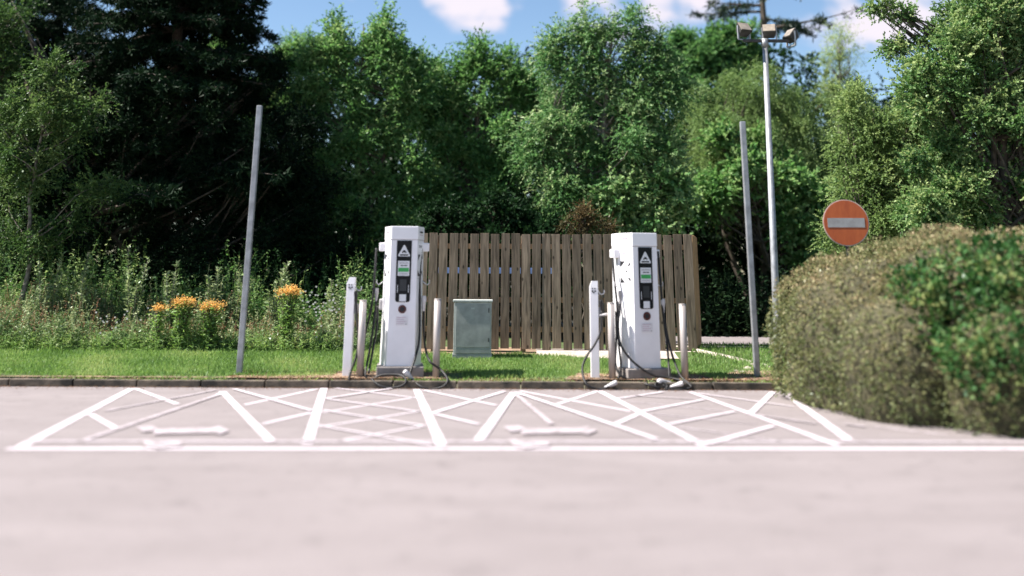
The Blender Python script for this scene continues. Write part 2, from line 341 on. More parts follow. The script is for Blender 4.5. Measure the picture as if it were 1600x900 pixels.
# ------------------------------------------------------------------ leaves
def unit(a): return a / (np.linalg.norm(a, axis=1, keepdims=True) + 1e-9)
def leaf_mesh(name, pos, d, nrm, L, Wd, tone, fold=.12):
    n = len(pos); d = unit(d); s = unit(np.cross(d, nrm)); nn = np.cross(s, d)
    L = np.broadcast_to(L, (n,))[:, None]; Wd = np.broadcast_to(Wd, (n,))[:, None]
    v0 = pos; v2 = pos + d * L - nn * L * .12; c = pos + d * L * .45 + nn * L * fold
    V = np.stack([v0, c + s * Wd * .5, v2, c - s * Wd * .5], 1).reshape(-1, 3)
    Fq = np.arange(4 * n).reshape(n, 4)
    return np_mesh(name, V, Fq, False, np.repeat(np.clip(tone, 0, 1), 4))
def sprays(centres, radii, rng, twigs=11, per=12, tl=.42, leaf=.10, aspect=.55, droop=.1, up=.35, tone0=.45, tonev=.16, flat=.22, outward=None, leafspread=.8):
    """leafy twigs round each clump centre -> (pos, dir, normal, length, width, tone)"""
    C = np.repeat(centres, twigs, 0); R = np.repeat(radii, twigs)
    ct = np.repeat(rng.normal(tone0, tonev, len(centres)), twigs)
    n = len(C)
    D = rng.normal(size=(n, 3)); D[:, 2] += up
    if outward is not None: D += np.repeat(outward, twigs, 0) * .9
    D = unit(D)
    st = C + unit(rng.normal(size=(n, 3))) * (R * rng.random(n) ** .6)[:, None]
    ln = tl * rng.uniform(.6, 1.3, n)
    T = np.tile(np.arange(per) / (per - 1.0), n); I = np.repeat(np.arange(n), per)
    T = np.clip(T + rng.normal(0, .03, len(T)), 0, 1)
    pos = st[I] + D[I] * (T * ln[I])[:, None]
    pos[:, 2] -= droop * (T ** 2) * ln[I] * 1.6
    side = unit(rng.normal(size=(len(I), 3)) * [1, 1, .55])
    ld = unit(D[I] * (.45 + T[:, None]) + side * leafspread + np.array([0, 0, -droop]))
    nm = unit(rng.normal(size=(len(I), 3)) * (1 - flat) + np.array([0, 0, 1.0]) * flat * 1.6)
    L = leaf * rng.uniform(.6, 1.25, len(I)) * (1 - .35 * T)
    tn = np.clip(ct[I] + rng.normal(0, .10, len(I)) + .10 * T, 0, 1)
    return pos, ld, nm, L, L * aspect, tn
def crown_points(blobs, D, n, rng, depth=.9, power=.42):
    cs = []; w = []
    for b in blobs:
        px, py, rx, ry = b[:4]; dd = b[4] if len(b) > 4 else 0
        c = P(px, py, D + dd); sc = PXM(D + dd)
        cs.append((np.array(c), np.array([rx * sc, min(rx, ry * 1.4) * sc * depth, ry * sc]))); w.append((rx * ry) ** .62)
    w = np.array(w); w /= w.sum(); idx = rng.choice(len(blobs), n, p=w)
    u = unit(rng.normal(size=(n, 3))); r = rng.random(n) ** power
    u[:, 1] = np.where(rng.random(n) < .35, -np.abs(u[:, 1]), u[:, 1])     # a little denser on the open, near side
    C = np.array([c[0] for c in cs])[idx]; R = np.array([c[1] for c in cs])[idx]
    pts = C + u * R * r[:, None]
    ns = max(n // 9, 6); sup = pts[rng.permutation(n)[:ns]]; big = R.min(1) > .6            # gather clumps into boughs
    dd = ((pts[:, None, :] - sup[None]) ** 2).sum(2); j = dd.argmin(1); near = sup[j]; pull = np.where(big, .62, .1)[:, None]
    pts = pts * (1 - pull) + near * pull; pts[:, 2] += np.where(big, .06, 0)
    return pts, u, C
def tree(name, label, D, trunk_px, blobs, n, leafm, rng_seed, group=None, cat='tree', bark='bark', r0=.12, clump=.28, base_z=.15, multi=1, trunk_top=None, depth=.9, power=.42, lean=0, limbs=True, nl=130, **kw):
    rng = np.random.default_rng(rng_seed)
    pts, u, C = crown_points(blobs, D, n, rng, depth, power)
    keep = pts[:, 2] > base_z + .1; pts = pts[keep]; u = u[keep]
    b = P(trunk_px, 500, D); base = np.array([b.x + lean, D, base_z])
    t = thing(name, label, cat, tuple(base), group=group)
    zs = pts[:, 2]; ztop = zs.max() - .3
    top = np.array([pts[zs > np.percentile(zs, 96)][:, 0].mean(), pts[:, 1].mean(), ztop])
    paths = []; stems = []
    for k in range(multi):
        tp = top.copy() if k == 0 else pts[rng.integers(len(pts))] * [1, 1, 1]
        m = 14; tt = np.linspace(0, 1, m)[:, None]
        path = base + (tp - base) * tt; path[:, :2] += (np.sin(tt * 7 + k * 2) * .10 + rng.normal(0, .025, (m, 2))) * np.sin(tt * np.pi)
        rr = r0 * (1 if k == 0 else .65) * (1 - tt[:, 0]) ** .8 + .012
        paths.append((path - base, rr)); stems.append(path)
    st = stems[0]
    if limbs:
        sel = rng.permutation(len(pts))[:min(len(pts), nl)]
        for i in sel:
            p = pts[i]; sm = stems[rng.integers(len(stems))]
            hd = np.hypot(*(p[:2] - sm[:, :2].mean(0)))
            zt = p[2] - hd * rng.uniform(.35, .8) - .2
            k = int(np.argmin(np.abs(sm[:, 2] - max(zt, base_z + .4)))); k = min(max(k, 1), len(sm) - 2)
            s = sm[k]; mid = (s + p) / 2 + np.array([0, 0, -.08 * hd]) + rng.normal(0, .06, 3)
            q1 = s * .6 + mid * .4 + rng.normal(0, .03, 3); rad0 = min(r0 * .45, .012 + .011 * np.linalg.norm(p - s))
            paths.append((np.array([s, q1, mid, mid * .45 + p * .55 + rng.normal(0, .04, 3), p]) - base, np.array([rad0, rad0 * .8, rad0 * .6, rad0 * .4, .005])))
    V, Fq = tube_np(paths, 5); meshobj('trunk', np_mesh('trunk', V, Fq, True), M[bark], t)
    a = sprays(pts, np.full(len(pts), clump), rng, outward=u * .6, **kw)
    me = leaf_mesh('crown', a[0] - base, *a[1:]); meshobj('crown', me, M[leafm], t)
    return t

# ------------------------------------------------------------------ ground
K0 = G(600, 607).y                       # kerb face
def vz(x, y):                             # height of the verge
    s = .035 * min(1, max(0, (2.2 - x) / 2.0)) ; s = max(s, 0.0)
    return .098 + s * max(0, min(y, K0 + 4.2) - (K0 + .3))
bm = bmesh.new(); bm.faces.new([bm.verts.new(p) for p in ((-400, -60, 0), (400, -60, 0), (400, K0, 0), (-400, K0, 0))])
tag(bm_obj('road', bm, M['asphalt']), kind='structure')
bm = bmesh.new(); nx, ny = 120, 26
xs = np.linspace(-30, 30, nx); ys = K0 + .12 + (np.linspace(0, 1, ny) ** 1.3) * 8.0
g = [[bm.verts.new((x, y, vz(x, y) + (.012 * math.sin(x * 3.1 + y * 2.3) + .01 * math.sin(x * 7.3 - y * 5)) * min(1, (y - K0 - .12) * 2))) for x in xs] for y in ys]
for j in range(ny - 1):
    for i in range(nx - 1): bm.faces.new((g[j][i], g[j][i + 1], g[j + 1][i + 1], g[j + 1][i]))
tag(bm_obj('verge', bm, M['turf'], smooth=True), kind='structure')
bm = bmesh.new(); bm.faces.new([bm.verts.new(p) for p in ((-900, K0 + .3, .03), (900, K0 + .3, .03), (900, 1500, .03), (-900, 1500, .03))])
tag(bm_obj('ground', bm, M['floor']), kind='structure')
# road kerb, in 0.9 m stones, ending at the bush on the right
bm = bmesh.new(); x = -30.0
xe = G(1222, 608).x + .4
while x < xe:
    dz = random.uniform(-.004, .004)
    box(bm, x + .004, min(x + .905, xe) - .006, K0 + random.uniform(-.004, .004), K0 + .13, -.05, .098 + dz, bev=.012); x += .914
tag(bm_obj('kerb', bm, M['kerb']), kind='structure')
# bare dirt along the kerb, round the chargers
def flat_patch(name, outline, z, material, jitter=.0, n=6):
    bm = bmesh.new(); pts = []
    for i in range(len(outline)):
        a = Vector(outline[i]); b = Vector(outline[(i + 1) % len(outline)])
        for k in range(n):
            p = a.lerp(b, k / n); pts.append((p.x + random.uniform(-jitter, jitter), p.y + random.uniform(-jitter, jitter)))
    for p in pts: bm.verts.new((p[0], p[1], (z(p[0], p[1]) if callable(z) else z)))
    f = bm.faces.new(list(bm.verts)); bmesh.ops.triangulate(bm, faces=[f])
    for ff in bm.faces:
        if ff.normal.z < 0: ff.normal_flip()
    return bm_obj(name, bm, material)
X = lambda px, Y: P(px, 500, Y).x
YD = K0 + .13
tag(flat_patch('bare_earth', [(X(330, YD), YD), (X(700, YD), YD), (X(690, YD + .7), YD + .75), (X(520, YD + .7), YD + .8), (X(470, YD), YD + .42), (X(380, YD), YD + .30)], lambda x, y: vz(x, y) + .026, M['soil'], .03), kind='structure')
tag(flat_patch('bare_earth', [(X(880, YD), YD), (X(1110, YD), YD), (X(1100, YD + .7), YD + .75), (X(900, YD + .7), YD + .8)], lambda x, y: vz(x, y) + .026, M['soil'], .03), kind='structure')
tag(flat_patch('bare_earth', [(X(1110, YD), YD), (X(1330, YD), YD), (X(1330, YD), YD + 1.6), (X(1180, YD), YD + 1.5), (X(1150, YD), YD + .9)], lambda x, y: vz(x, y) + .022, M['soil'], .05), kind='structure')
tag(flat_patch('bare_earth', [(X(-200, YD), YD), (X(330, YD), YD), (X(330, YD), YD + .14), (X(-200, YD), YD + .12)], lambda x, y: vz(x, y) + .024, M['soil'], .03, n=20), kind='structure')

tag(flat_patch('bare_earth', [(X(640, K0 + 3.5), K0 + 3.0), (X(842, K0 + 3.5), K0 + 3.12), (X(842, K0 + 3.5), K0 + 4.4), (X(640, K0 + 3.5), K0 + 4.4)], lambda x, y: vz(x, y) + .03, M['soil'], .03), kind='structure')
# road beyond, right of the fence, with a pale footway edge
FY = K0 + 3.55                           # fence line
bm = bmesh.new(); bm.faces.new([bm.verts.new(p) for p in ((2.9, 20.2, .305), (40, 19.0, .305), (40, 22.6, .305), (2.9, 22.6, .305))])
tag(bm_obj('far_road', bm, M['asphalt']), kind='structure')
bm = bmesh.new(); bm.faces.new([bm.verts.new(p) for p in ((3.0, 19.45, .300), (40, 18.2, .300), (40, 18.55, .300), (3.0, 19.85, .300))])
tag(bm_obj('footpath', bm, M['concrete']), kind='structure')
bm = bmesh.new()
q = [[bm.verts.new(p) for p in row] for row in (((2.9, 17.6, .09), (40, 16.9, .09)), ((2.9, 19.0, .285), (40, 18.0, .285)), ((2.9, 22.6, .285), (40, 22.6, .285)), ((2.9, 32, .285), (40, 32, .285)))]
for a, b in zip(q, q[1:]): bm.faces.new((a[0], a[1], b[1], b[0]))
tag(bm_obj('bank', bm, M['turf']), kind='structure')
# ------------------------------------------------------------------ painted lines on the road (strips lying on the asphalt)
def strip(bm, a, b, w, z=.004):
    a = G(*a); b = G(*b); d = (b - a); d.z = 0; d.normalize(); s = Vector((-d.y, d.x, 0)) * w / 2
    for p in (a, b): p.z = z
    n = max(2, int((b - a).length / .25)); prev = None
    for k in range(n + 1):
        c = a.lerp(b, k / n); j1 = random.uniform(.93, 1.05); j2 = random.uniform(.93, 1.05)
        cur = (bm.verts.new(c + s * j1), bm.verts.new(c - s * j2))
        if prev: bm.faces.new((prev[0], prev[1], cur[1], cur[0]))
        prev = cur
LN = [0]
def line(a, b, w=.1, m='paint'):
    LN[0] += 1
    bm = bmesh.new(); strip(bm, a, b, w * (.80 if w > .085 else .95), .004 + .0012 * (LN[0] % 9)); 
    for f in bm.faces:
        if f.normal.z < 0: f.normal_flip()
    me = bpy.data.meshes.new('road_marking'); bm.to_mesh(me); bm.free()
    tag(meshobj('road_marking', me, M[m]), kind='structure')
for a, b, w, m_ in [
    ((207, 607), (28, 701), .14, 'paint'), ((212, 608), (277, 632), .10, 'paint'), ((142, 648), (180, 670), .10, 'paint'),
    ((165, 643), (338, 610), .07, 'faded'), ((125, 691), (340, 618), .08, 'faded'), ((340, 618), (352, 613), .1, 'paint'),
    ((347, 613), (424, 692), .12, 'paint'),
    ((366, 609), (487, 643), .09, 'paint'), ((382, 633), (495, 608), .09, 'paint'), ((410, 663), (487, 645), .09, 'paint'),
    ((506, 607), (480, 695), .13, 'paint'), ((651, 609), (690, 697), .13, 'paint'),
    ((524, 607), (645, 622), .06, 'paint'), ((510, 624), (655, 644), .06, 'paint'), ((505, 642), (665, 667), .06, 'paint'), ((497, 666), (675, 697), .06, 'paint'),
    ((508, 624), (612, 608), .06, 'paint'), ((503, 645), (650, 621), .06, 'paint'), ((497, 668), (655, 643), .06, 'paint'), ((530, 690), (662, 666), .06, 'paint'),
    ((660, 610), (775, 634), .09, 'paint'), ((674, 647), (788, 612), .10, 'paint'), ((680, 648), (748, 664), .09, 'paint'),
    ((803, 614), (748, 689), .13, 'paint'), ((806, 617), (862, 664), .09, 'faded'),
    ((806, 614), (1026, 688), .10, 'paint'), ((812, 611), (985, 643), .07, 'paint'),
    ((868, 633), (935, 611), .09, 'paint'), ((936, 611), (1100, 697), .12, 'paint'), ((958, 665), (1003, 645), .10, 'paint'),
    ((962, 624), (1036, 613), .07, 'paint'), ((1003, 644), (1100, 625), .08, 'paint'), ((1045, 664), (1148, 644), .09, 'paint'), ((1105, 695), (1208, 667), .11, 'paint'),
    ((990, 619), (1090, 625), .05, 'faded'), ((984, 628), (1140, 643), .05, 'faded'), ((1012, 646), (1180, 663), .05, 'faded'), ((1060, 668), (1220, 690), .06, 'faded'),
    ((1078, 613), (1310, 697), .11, 'paint'), ((1090, 615), (1240, 636), .06, 'paint'), ((1172, 648), (1208, 613), .11, 'paint'), ((1180, 649), (1275, 663), .07, 'faded'),
    ((1228, 617), (1326, 689), .13, 'paint'), ((1320, 664), (1352, 668), .08, 'faded'), ((1365, 667), (1480, 680), .10, 'faded'),
    ((10, 702), (1640, 702), .15, 'paint'), ((40, 690), (1640, 691), .15, 'softpaint')]:
    line(a, b, w, m_)
def road_shape(name, outline, z, m_):
    bm = bmesh.new()
    for p in outline: q = G(*p); bm.verts.new((q.x, q.y, z))
    f = bm.faces.new(list(bm.verts)); bmesh.ops.triangulate(bm, faces=[f])
    for ff in bm.faces:
        if ff.normal.z < 0: ff.normal_flip()
    tag(bm_obj(name, bm, M[m_]), kind='structure')
for s, ox in ((1, 0), (1, 575)):          # electric car symbols in two of the bays
    q = lambda x, y: (ox + x, y)
    road_shape('car_symbol', [q(238, 673), q(262, 672), q(330, 671), q(342, 668), q(358, 675), q(344, 681), q(330, 679), q(262, 680), q(240, 681)], .0165, 'faded')
    road_shape('car_symbol', [q(212, 669), q(236, 667), q(246, 671), q(238, 676), q(222, 677)], .0165, 'faded' if ox == 0 else 'softpaint')
    road_shape('car_symbol', [q(217, 689), q(232, 689), q(244, 695), q(282, 693), q(284, 699), q(246, 703), q(230, 700)], .0165, 'faded')

# ------------------------------------------------------------------ charging station
GA = {}
def facet_patch(bm, a, b, u0, u1, z0, z1, off=.003):
    """thin raised plate on the upright plane through a->b (local XY), u along it in metres"""
    a = Vector((a[0], a[1], 0)); b = Vector((b[0], b[1], 0)); d = (b - a).normalized(); n = Vector((d.y, -d.x, 0))
    def q(u, z, o): p = a + d * u + n * o; return bm.verts.new((p.x, p.y, z))
    f = [q(u0, z0, off), q(u1, z0, off), q(u1, z1, off), q(u0, z1, off)]; k = [q(u0, z0, -.002), q(u1, z0, -.002), q(u1, z1, -.002), q(u0, z1, -.002)]
    bm.faces.new(f)
    for i in range(4): bm.faces.new((f[i], k[i], k[(i + 1) % 4], f[(i + 1) % 4]))
def poly_plate(name, pts, y, m_, parent, th=.004):
    """plate facing -y, outline pts (x, z)"""
    bm = bmesh.new(); f = [bm.verts.new((x, y - th, z)) for x, z in pts]; k = [bm.verts.new((x, y + .001, z)) for x, z in pts]
    bm.faces.new(f); n = len(f)
    for i in range(n): bm.faces.new((f[i], k[i], k[(i + 1) % n], f[(i + 1) % n]))
    return bm_obj(name, bm, m_, parent)
def disc_pts(cx, cz, r, n=28): return [(cx + r * math.cos(2 * math.pi * i / n), cz + r * math.sin(2 * math.pi * i / n)) for i in range(n)]
def charger(label, loc, yaw, H=1.99, cap=.20, emblem='bars', maroon_r=.033):
    t = thing('charging_station', label, 'charging station', loc, yaw, 'twin white charging stations')
    fw, ch, dp, bk = .198, .10, .33, .62     # half front width, chamfer sideways, chamfer depth, full depth
    y0 = -bk / 2; z0 = .15
    def plan(s=0.0, f=fw): return [(-f - s, y0 - s), (f + s, y0 - s), (f + ch + s, y0 + dp), (f + ch - .02 + s, y0 + bk + s), (-f - ch + .02 - s, y0 + bk + s), (-f - ch - s, y0 + dp)]
    bm = bmesh.new(); box(bm, -.345, .345, y0 - .04, y0 + bk + .04, -.06, z0 - .004, bev=.015); bm_obj('plinth', bm, M['plinth'], t)
    zc = H - cap
    low = plan(-.02, fw + .03); low = [(x * 1.0, y) for x, y in low]
    bm = bmesh.new(); rings = []
    for zz, f in ((z0, 1.0), (z0 + .35, .55), (z0 + .8, .12), (zc - .004, 0.0)):
        rings.append([bm.verts.new((a[0] * f + b[0] * (1 - f), a[1] * f + b[1] * (1 - f), zz)) for a, b in zip(low, plan())])
    bm.faces.new(rings[0][::-1]); bm.faces.new(rings[-1])
    for ra, rb in zip(rings, rings[1:]):
        for i in range(6): bm.faces.new((ra[i], ra[(i + 1) % 6], rb[(i + 1) % 6], rb[i]))
    bm_obj('cabinet', bm, M['white'], t)
    bm = bmesh.new(); prism(bm, plan(.006), zc + .002, H, None, bev=.012); capo = bm_obj('cap', bm, M['white'], t)
    # lettering too small to read, both upper facets
    A = plan(.006); L_, R_ = (A[5], A[0]), (A[1], A[2])
    for (a, b) in (L_, R_):
        bm = bmesh.new(); facet_patch(bm, a, b, .10, .25, zc + .105, zc + .13); bm_obj('lettering', bm, M['ink'] if a is A[1] else M['greyink'], capo)
        bm = bmesh.new(); facet_patch(bm, a, b, .10, .25, zc + .07, zc + .08); bm_obj('lettering', bm, M['pinkink'], capo)
    # black instrument panel
    yp = y0 - .001; zt = zc - .012; zb = zt - .885
    r = .035; hw = .112; hb = .108
    out = [(-hw, zt), (-hw, zt - .40), (-hb - .004, zt - .44), (-hb, zb + r)] + [(-hb + r - r * math.cos(a), zb + r - r * math.sin(a)) for a in np.linspace(.3, math.pi / 2, 5)] + \
          [(hb - r + r * math.sin(a), zb + r - r * math.cos(a)) for a in np.linspace(0, 1.3, 5)] + [(hb, zb + r), (hb + .004, zt - .44), (hw, zt - .40), (hw, zt)]
    pan = poly_plate('display_panel', out, yp, M['black'], t, .006); yq = yp - .007
    # triangle warning style badge with small car outline and a line of lettering
    zt2 = zt - .065; tri = poly_plate('triangle_badge', [(-.008, zt2), (-.09, zt2 - .15), (-.082, zt2 - .165), (.082, zt2 - .165), (.09, zt2 - .15), (.008, zt2)], yq, M['label'], pan, .002)
    poly_plate('car_icon', [(-.032, zt2 - .118), (-.034, zt2 - .098), (-.022, zt2 - .093), (-.014, zt2 - .075), (.014, zt2 - .075), (.022, zt2 - .093), (.034, zt2 - .098), (.032, zt2 - .118), (.022, zt2 - .118), (.018, zt2 - .108), (-.018, zt2 - .108), (-.022, zt2 - .118)], yq - .003, M['ink'], tri, .001)
    poly_plate('lettering', [(-.062, zt2 - .154), (-.062, zt2 - .135), (.062, zt2 - .135), (.062, zt2 - .154)], yq - .003, M['ink'], tri, .001)
    z1 = zt - .295; st = poly_plate('instruction_sticker', [(-.086, z1), (-.086, z1 - .215), (.086, z1 - .215), (.086, z1)], yq, M['label'], pan, .002)
    poly_plate('green_band', [(-.078, z1 - .10), (-.078, z1 - .158), (.078, z1 - .158), (.078, z1 - .10)], yq - .003, M['green'], st, .001)
    for u in (-.045, .008): poly_plate('lettering', [(u, z1 - .06), (u, z1 - .075), (u + .045, z1 - .075), (u + .045, z1 - .06)], yq - .003, M['ink'], st, .001)
    for zz in (.02, .035, .175, .19): poly_plate('lettering', [(-.07, z1 - zz), (-.07, z1 - zz - .006), (.07, z1 - zz - .006), (.07, z1 - zz)], yq - .003, M['greyink'], st, .001)
    z2 = zt - .56; poly_plate('screen', [(-.05, z2), (-.05, z2 - .165), (.05, z2 - .165), (.05, z2)], yq, M['screen'], pan, .002)
    for sx in (-.085, .078): poly_plate('lettering', [(sx, z2 - .08), (sx, z2 - .19), (sx + .008, z2 - .19), (sx + .008, z2 - .08)], yq, M['label'], pan, .001)
    z3 = zt - .775; poly_plate('blank_sticker', [(-.05, z3), (-.05, z3 - .10), (.05, z3 - .10), (.05, z3)], yq, M['label'], pan, .002)
    z4 = zt - .985; bd = poly_plate('round_badge', disc_pts(0, z4, .060), yp, M['maroon'], t, .006)
    poly_plate('badge_ring', disc_pts(0, z4, .034), yp - .007, M['ink'], bd, .001)
    z5 = zt - 1.085; nt_ = poly_plate('notice_sticker', [(-.088, z5), (-.088, z5 - .125), (.088, z5 - .125), (.088, z5)], yp, M['dirtywhite'], t, .002)
    for k in range(4): poly_plate('lettering', [(-.075, z5 - .012 - .028 * k), (-.075, z5 - .020 - .028 * k), (.06 - .03 * (k % 2), z5 - .020 - .028 * k), (.06 - .03 * (k % 2), z5 - .012 - .028 * k)], yp - .003, M['pinkink'], nt_, .001)
    poly_plate('emblem', [(.055, z5 - .1), (.055, z5 - .115), (.07, z5 - .115), (.07, z5 - .1)], yp - .003, M['greyink'], nt_, .001)
    # black flag-like rays and lettering on each slanting side face
    Q = plan(0)
    for a, b, flip in ((Q[5], Q[0], 0), (Q[1], Q[2], 1)):
        a3 = Vector((a[0], a[1], 0)); d = (Vector((b[0], b[1], 0)) - a3).normalized(); n = Vector((d.y, -d.x, 0))
        def tri_on(pts):
            bm = bmesh.new(); vs = []
            for u, z in [((u_ - .165) * 1.12 + .165, (z_ - zz + .14) * 1.12 + zz - .14) for u_, z_ in pts]: p = a3 + d * u + n * .0035; vs.append(bm.verts.new((p.x, p.y, z)))
            bm.faces.new(vs); return bm
        zz = zc - .23
        for pts in ([(.06, zz), (.16, zz), (.06, zz - .08)], [(.20, zz - .075), (.27, zz), (.27, zz - .05)], [(.06, zz - .20), (.06, zz - .28), (.16, zz - .28)], [(.20, zz - .205), (.27, zz - .28), (.27, zz - .22)], [(.17, zz - .13), (.20, zz - .11), (.21, zz - .13), (.19, zz - .15)]):
            bm_obj('side_graphic', tri_on(pts), M['ink'], t)
        for zq, c in ((zc - .08, 'pinkink' if not flip else 'ink'), (zc - .10, 'greyink'), (zz - .32, 'greyink')):
            bm = bmesh.new(); facet_patch(bm, a, b, .08, .25, zq - .012, zq); bm_obj('lettering', bm, M[c], t)
    # cable arms at the top, holsters on both sides
    for s in (-1, 1):
        bm = bmesh.new(); box(bm, min(s * .26, s * .385), max(s * .26, s * .385), -.02, .16, zc - .165, zc - .035, bev=.018); bm_obj('cable_arm', bm, M['white'], t)
        bm = bmesh.new(); box(bm, min(s * .27, s * .35), max(s * .27, s * .35), -.0, .13, z0 + .77, z0 + .93, bev=.02); ho = bm_obj('holster', bm, M['paleplastic'], t)
        hk = smooth_path([(s * .28, -.02, z0 + 1.20), (s * .33, -.04, z0 + 1.16), (s * .37, -.05, z0 + 1.14), (s * .40, -.05, z0 + 1.17), (s * .395, -.05, z0 + 1.21)], 6)
        tubes('cable_hook', [(hk, .008)], M['paleplastic'], t, 6)
    return t

CY = K0 + .62                           # centre line of the chargers
def to_local(t, pts):
    bpy.context.view_layer.update(); mi = t.matrix_world.inverted(); return [mi @ Vector(p) for p in pts]
def cable(parent, pts, r=.0165, name='charging_cable'):
    """pts: (px, py, Y) on the photograph, at a real distance"""
    w = [P(*p) for p in pts]; l = to_local(parent, w)
    return tubes(name, [(smooth_path(l, 8), r)], M['rubber'], parent, 8)
def plug(parent, cab, p, dirv, m_='greyplastic', s=1.0):
    """charging connector: body, collar, handle"""
    o = to_local(parent, [p])[0]; rot = parent.matrix_world.to_3x3().inverted()
    d = (rot @ Vector(dirv)).normalized(); q = d.to_track_quat('Z', 'Y').to_matrix().to_4x4()
    bm = bmesh.new()
    for (r1, r2, a, b) in ((.024, .032, 0, .04), (.033, .033, .04, .09), (.033, .026, .09, .11), (.017, .024, -.08, 0)):
        mat4 = Matrix.Translation(o) @ q @ Matrix.Translation((0, 0, (a + b) / 2 * s))
        bmesh.ops.create_cone(bm, cap_ends=True, segments=14, radius1=r1 * s, radius2=r2 * s, depth=(b - a) * s, matrix=mat4)
    return bm_obj('connector', bm, M[m_], cab, smooth=False)

c1x = P(625, 580, CY).x; c2x = P(1000, 580, CY).x
z1_ = vz(c1x, CY) + .01
ch1 = charger('white charging station left of the grey cabinet, facing straight ahead', (c1x, CY, z1_), rad(6), H=2.14)
ch2 = charger('white charging station in front of the timber fence, turned slightly to the right', (c2x, CY, vz(c2x, CY) + .01), rad(17), H=2.07)
yk = K0 - .05; ya = K0 + .18
c = cable(ch1, [(588, 388, CY), (586, 420, CY - .1), (583, 460, CY - .12), (578, 492, CY - .12), (571, 520, CY - .1), (566, 560, CY - .15), (570, 588, ya + .1)])
c = cable(ch1, [(588, 470, CY - .1), (586, 490, CY - .15), (582, 520, CY - .2), (576, 556, CY - .25), (571, 586, ya), (580, 592, ya), (598, 586, ya), (624, 586, ya - .05), (634, 593, K0 + .02), (630, 602, yk), (612, 606, yk), (594, 603, yk), (580, 592, K0 + .05)])
plug(ch1, c, P(588, 462, CY - .1), (0, 0, 1), 'greyplastic', 1.0)
c = cable(ch1, [(590, 478, CY - .05), (589, 510, CY - .1), (583, 545, CY - .15), (576, 583, ya + .05)])
c = cable(ch1, [(659, 388, CY), (656, 430, CY - .12), (656, 480, CY - .15), (655, 530, CY - .2), (649, 558, CY - .28), (640, 585, ya)])
c = cable(ch1, [(662, 486, CY - .1), (662, 515, CY - .12), (665, 545, CY - .15), (672, 565, ya), (688, 577, ya), (699, 592, K0 + .02), (694, 603, yk), (676, 608, yk), (660, 605, yk), (648, 597, K0 + .04), (642, 590, ya)])
plug(ch1, c, P(662, 476, CY - .1), (0, 0, 1), 'paleplastic', 1.15)
plug(ch1, c, P(641, 589, ya - .05), (-.5, -.3, .5), 'paleplastic', 1.15)
c = cable(ch2, [(957, 398, CY), (960, 437, CY - .12), (965, 485, CY - .2), (966, 528, CY - .3), (985, 561, CY - .38), (1018, 585, ya + .02), (1045, 590, ya), (1068, 596, K0 + .05), (1080, 605, yk), (1060, 609, yk), (1038, 608, yk)])
c = cable(ch2, [(968, 476, CY - .1), (966, 510, CY - .2), (967, 540, CY - .28), (970, 570, ya + .1), (966, 592, ya)])
plug(ch2, c, P(969, 466, CY - .1), (0, 0, 1), 'greyplastic', 1.0)
c = cable(ch2, [(962, 470, CY), (963, 530, CY - .1), (962, 570, ya + .1), (972, 588, ya), (990, 595, ya), (1012, 601, K0 - .02), (1030, 606, yk)])
c = cable(ch2, [(1028, 393, CY), (1032, 440, CY - .1), (1036, 490, CY - .12), (1043, 545, CY - .2), (1046, 590, ya)])
c = cable(ch2, [(1037, 490, CY - .1), (1043, 525, CY - .14), (1052, 560, CY - .25), (1064, 588, ya), (1079, 601, K0), (1076, 609, yk), (1052, 609, yk), (1036, 602, K0)])
plug(ch2, c, P(1036, 480, CY - .1), (0, 0, 1), 'paleplastic', 1.1)
plug(ch2, c, P(1040, 597, ya - .1), (-.6, -.3, .1), 'paleplastic', 1.2)
plug(ch2, c, P(1056, 602, K0 - .02), (.6, -.2, .2), 'paleplastic', 1.0)
cable(ch2, [(1024, 606, yk), (1025, 599, K0), (1034, 597, K0 + .02), (1042, 602, K0 - .02), (1040, 609, yk), (1030, 610, yk), (1024, 606, yk)], .011)

# ------------------------------------------------------------------ charging posts (white) and steel bollards
def post(px, ytop, ybot, label, holster_dir=1):
    Y = K0 + .42; b = P(px, ybot, Y); z0 = vz(b.x, Y); h = P(px, ytop, Y).z - z0
    t = thing('charging_post', label, 'charging post', (b.x, Y, z0), rad(0), 'white charging posts')
    w = .062
    bm = bmesh.new(); bm.verts.ensure_lookup_table()
    prism(bm, [(-w, -w), (w, -w), (w, w), (-w, w)], 0, h - .08, None, bev=.006)
    a = [bm.verts.new((x * .97, y * .97, h - .079)) for x, y in ((-w, -w), (w, -w), (w, w), (-w, w))]; q = [bm.verts.new((x, y, z)) for x, y, z in ((-w * .45, -w * .9, h), (w * .95, -w * .9, h), (w * .95, w * .9, h), (-w * .45, w * .9, h))]
    bm.faces.new(q)
    for i in range(4): bm.faces.new((a[i], a[(i + 1) % 4], q[(i + 1) % 4], q[i]))
    bm_obj('column', bm, M['white'], t)
    bm = bmesh.new(); box(bm, -.10, .10, -.10, .10, -.03, .02, bev=.005); bm_obj('base_plate', bm, M['plinth'], t)
    for k, (u, zz, ww, hh) in enumerate(((-.032, h - .10, .02, .02), (.006, h - .10, .02, .02), (-.035, h - .135, .03, .022), (.006, h - .135, .028, .022), (-.02, h - .16, .035, .015))):
        poly_plate('emblem', [(u, zz), (u, zz - hh), (u + ww, zz - hh * .8), (u + ww * .8, zz)], -w - .001, M['ink'], t, .001)
    hk = smooth_path([(w, -.01, h - .13), (w + .03, -.02, h - .18), (w + .07, -.02, h - .19), (w + .095, -.02, h - .16), (w + .09, -.02, h - .13)], 6)
    tubes('cable_hook', [(hk, .008)], M['paleplastic'], t, 6)
    bm = bmesh.new(); box(bm, w, w + .07, -.05, .05, h - .52, h - .38, bev=.018); bm_obj('socket', bm, M['greyplastic'], t)
    return t
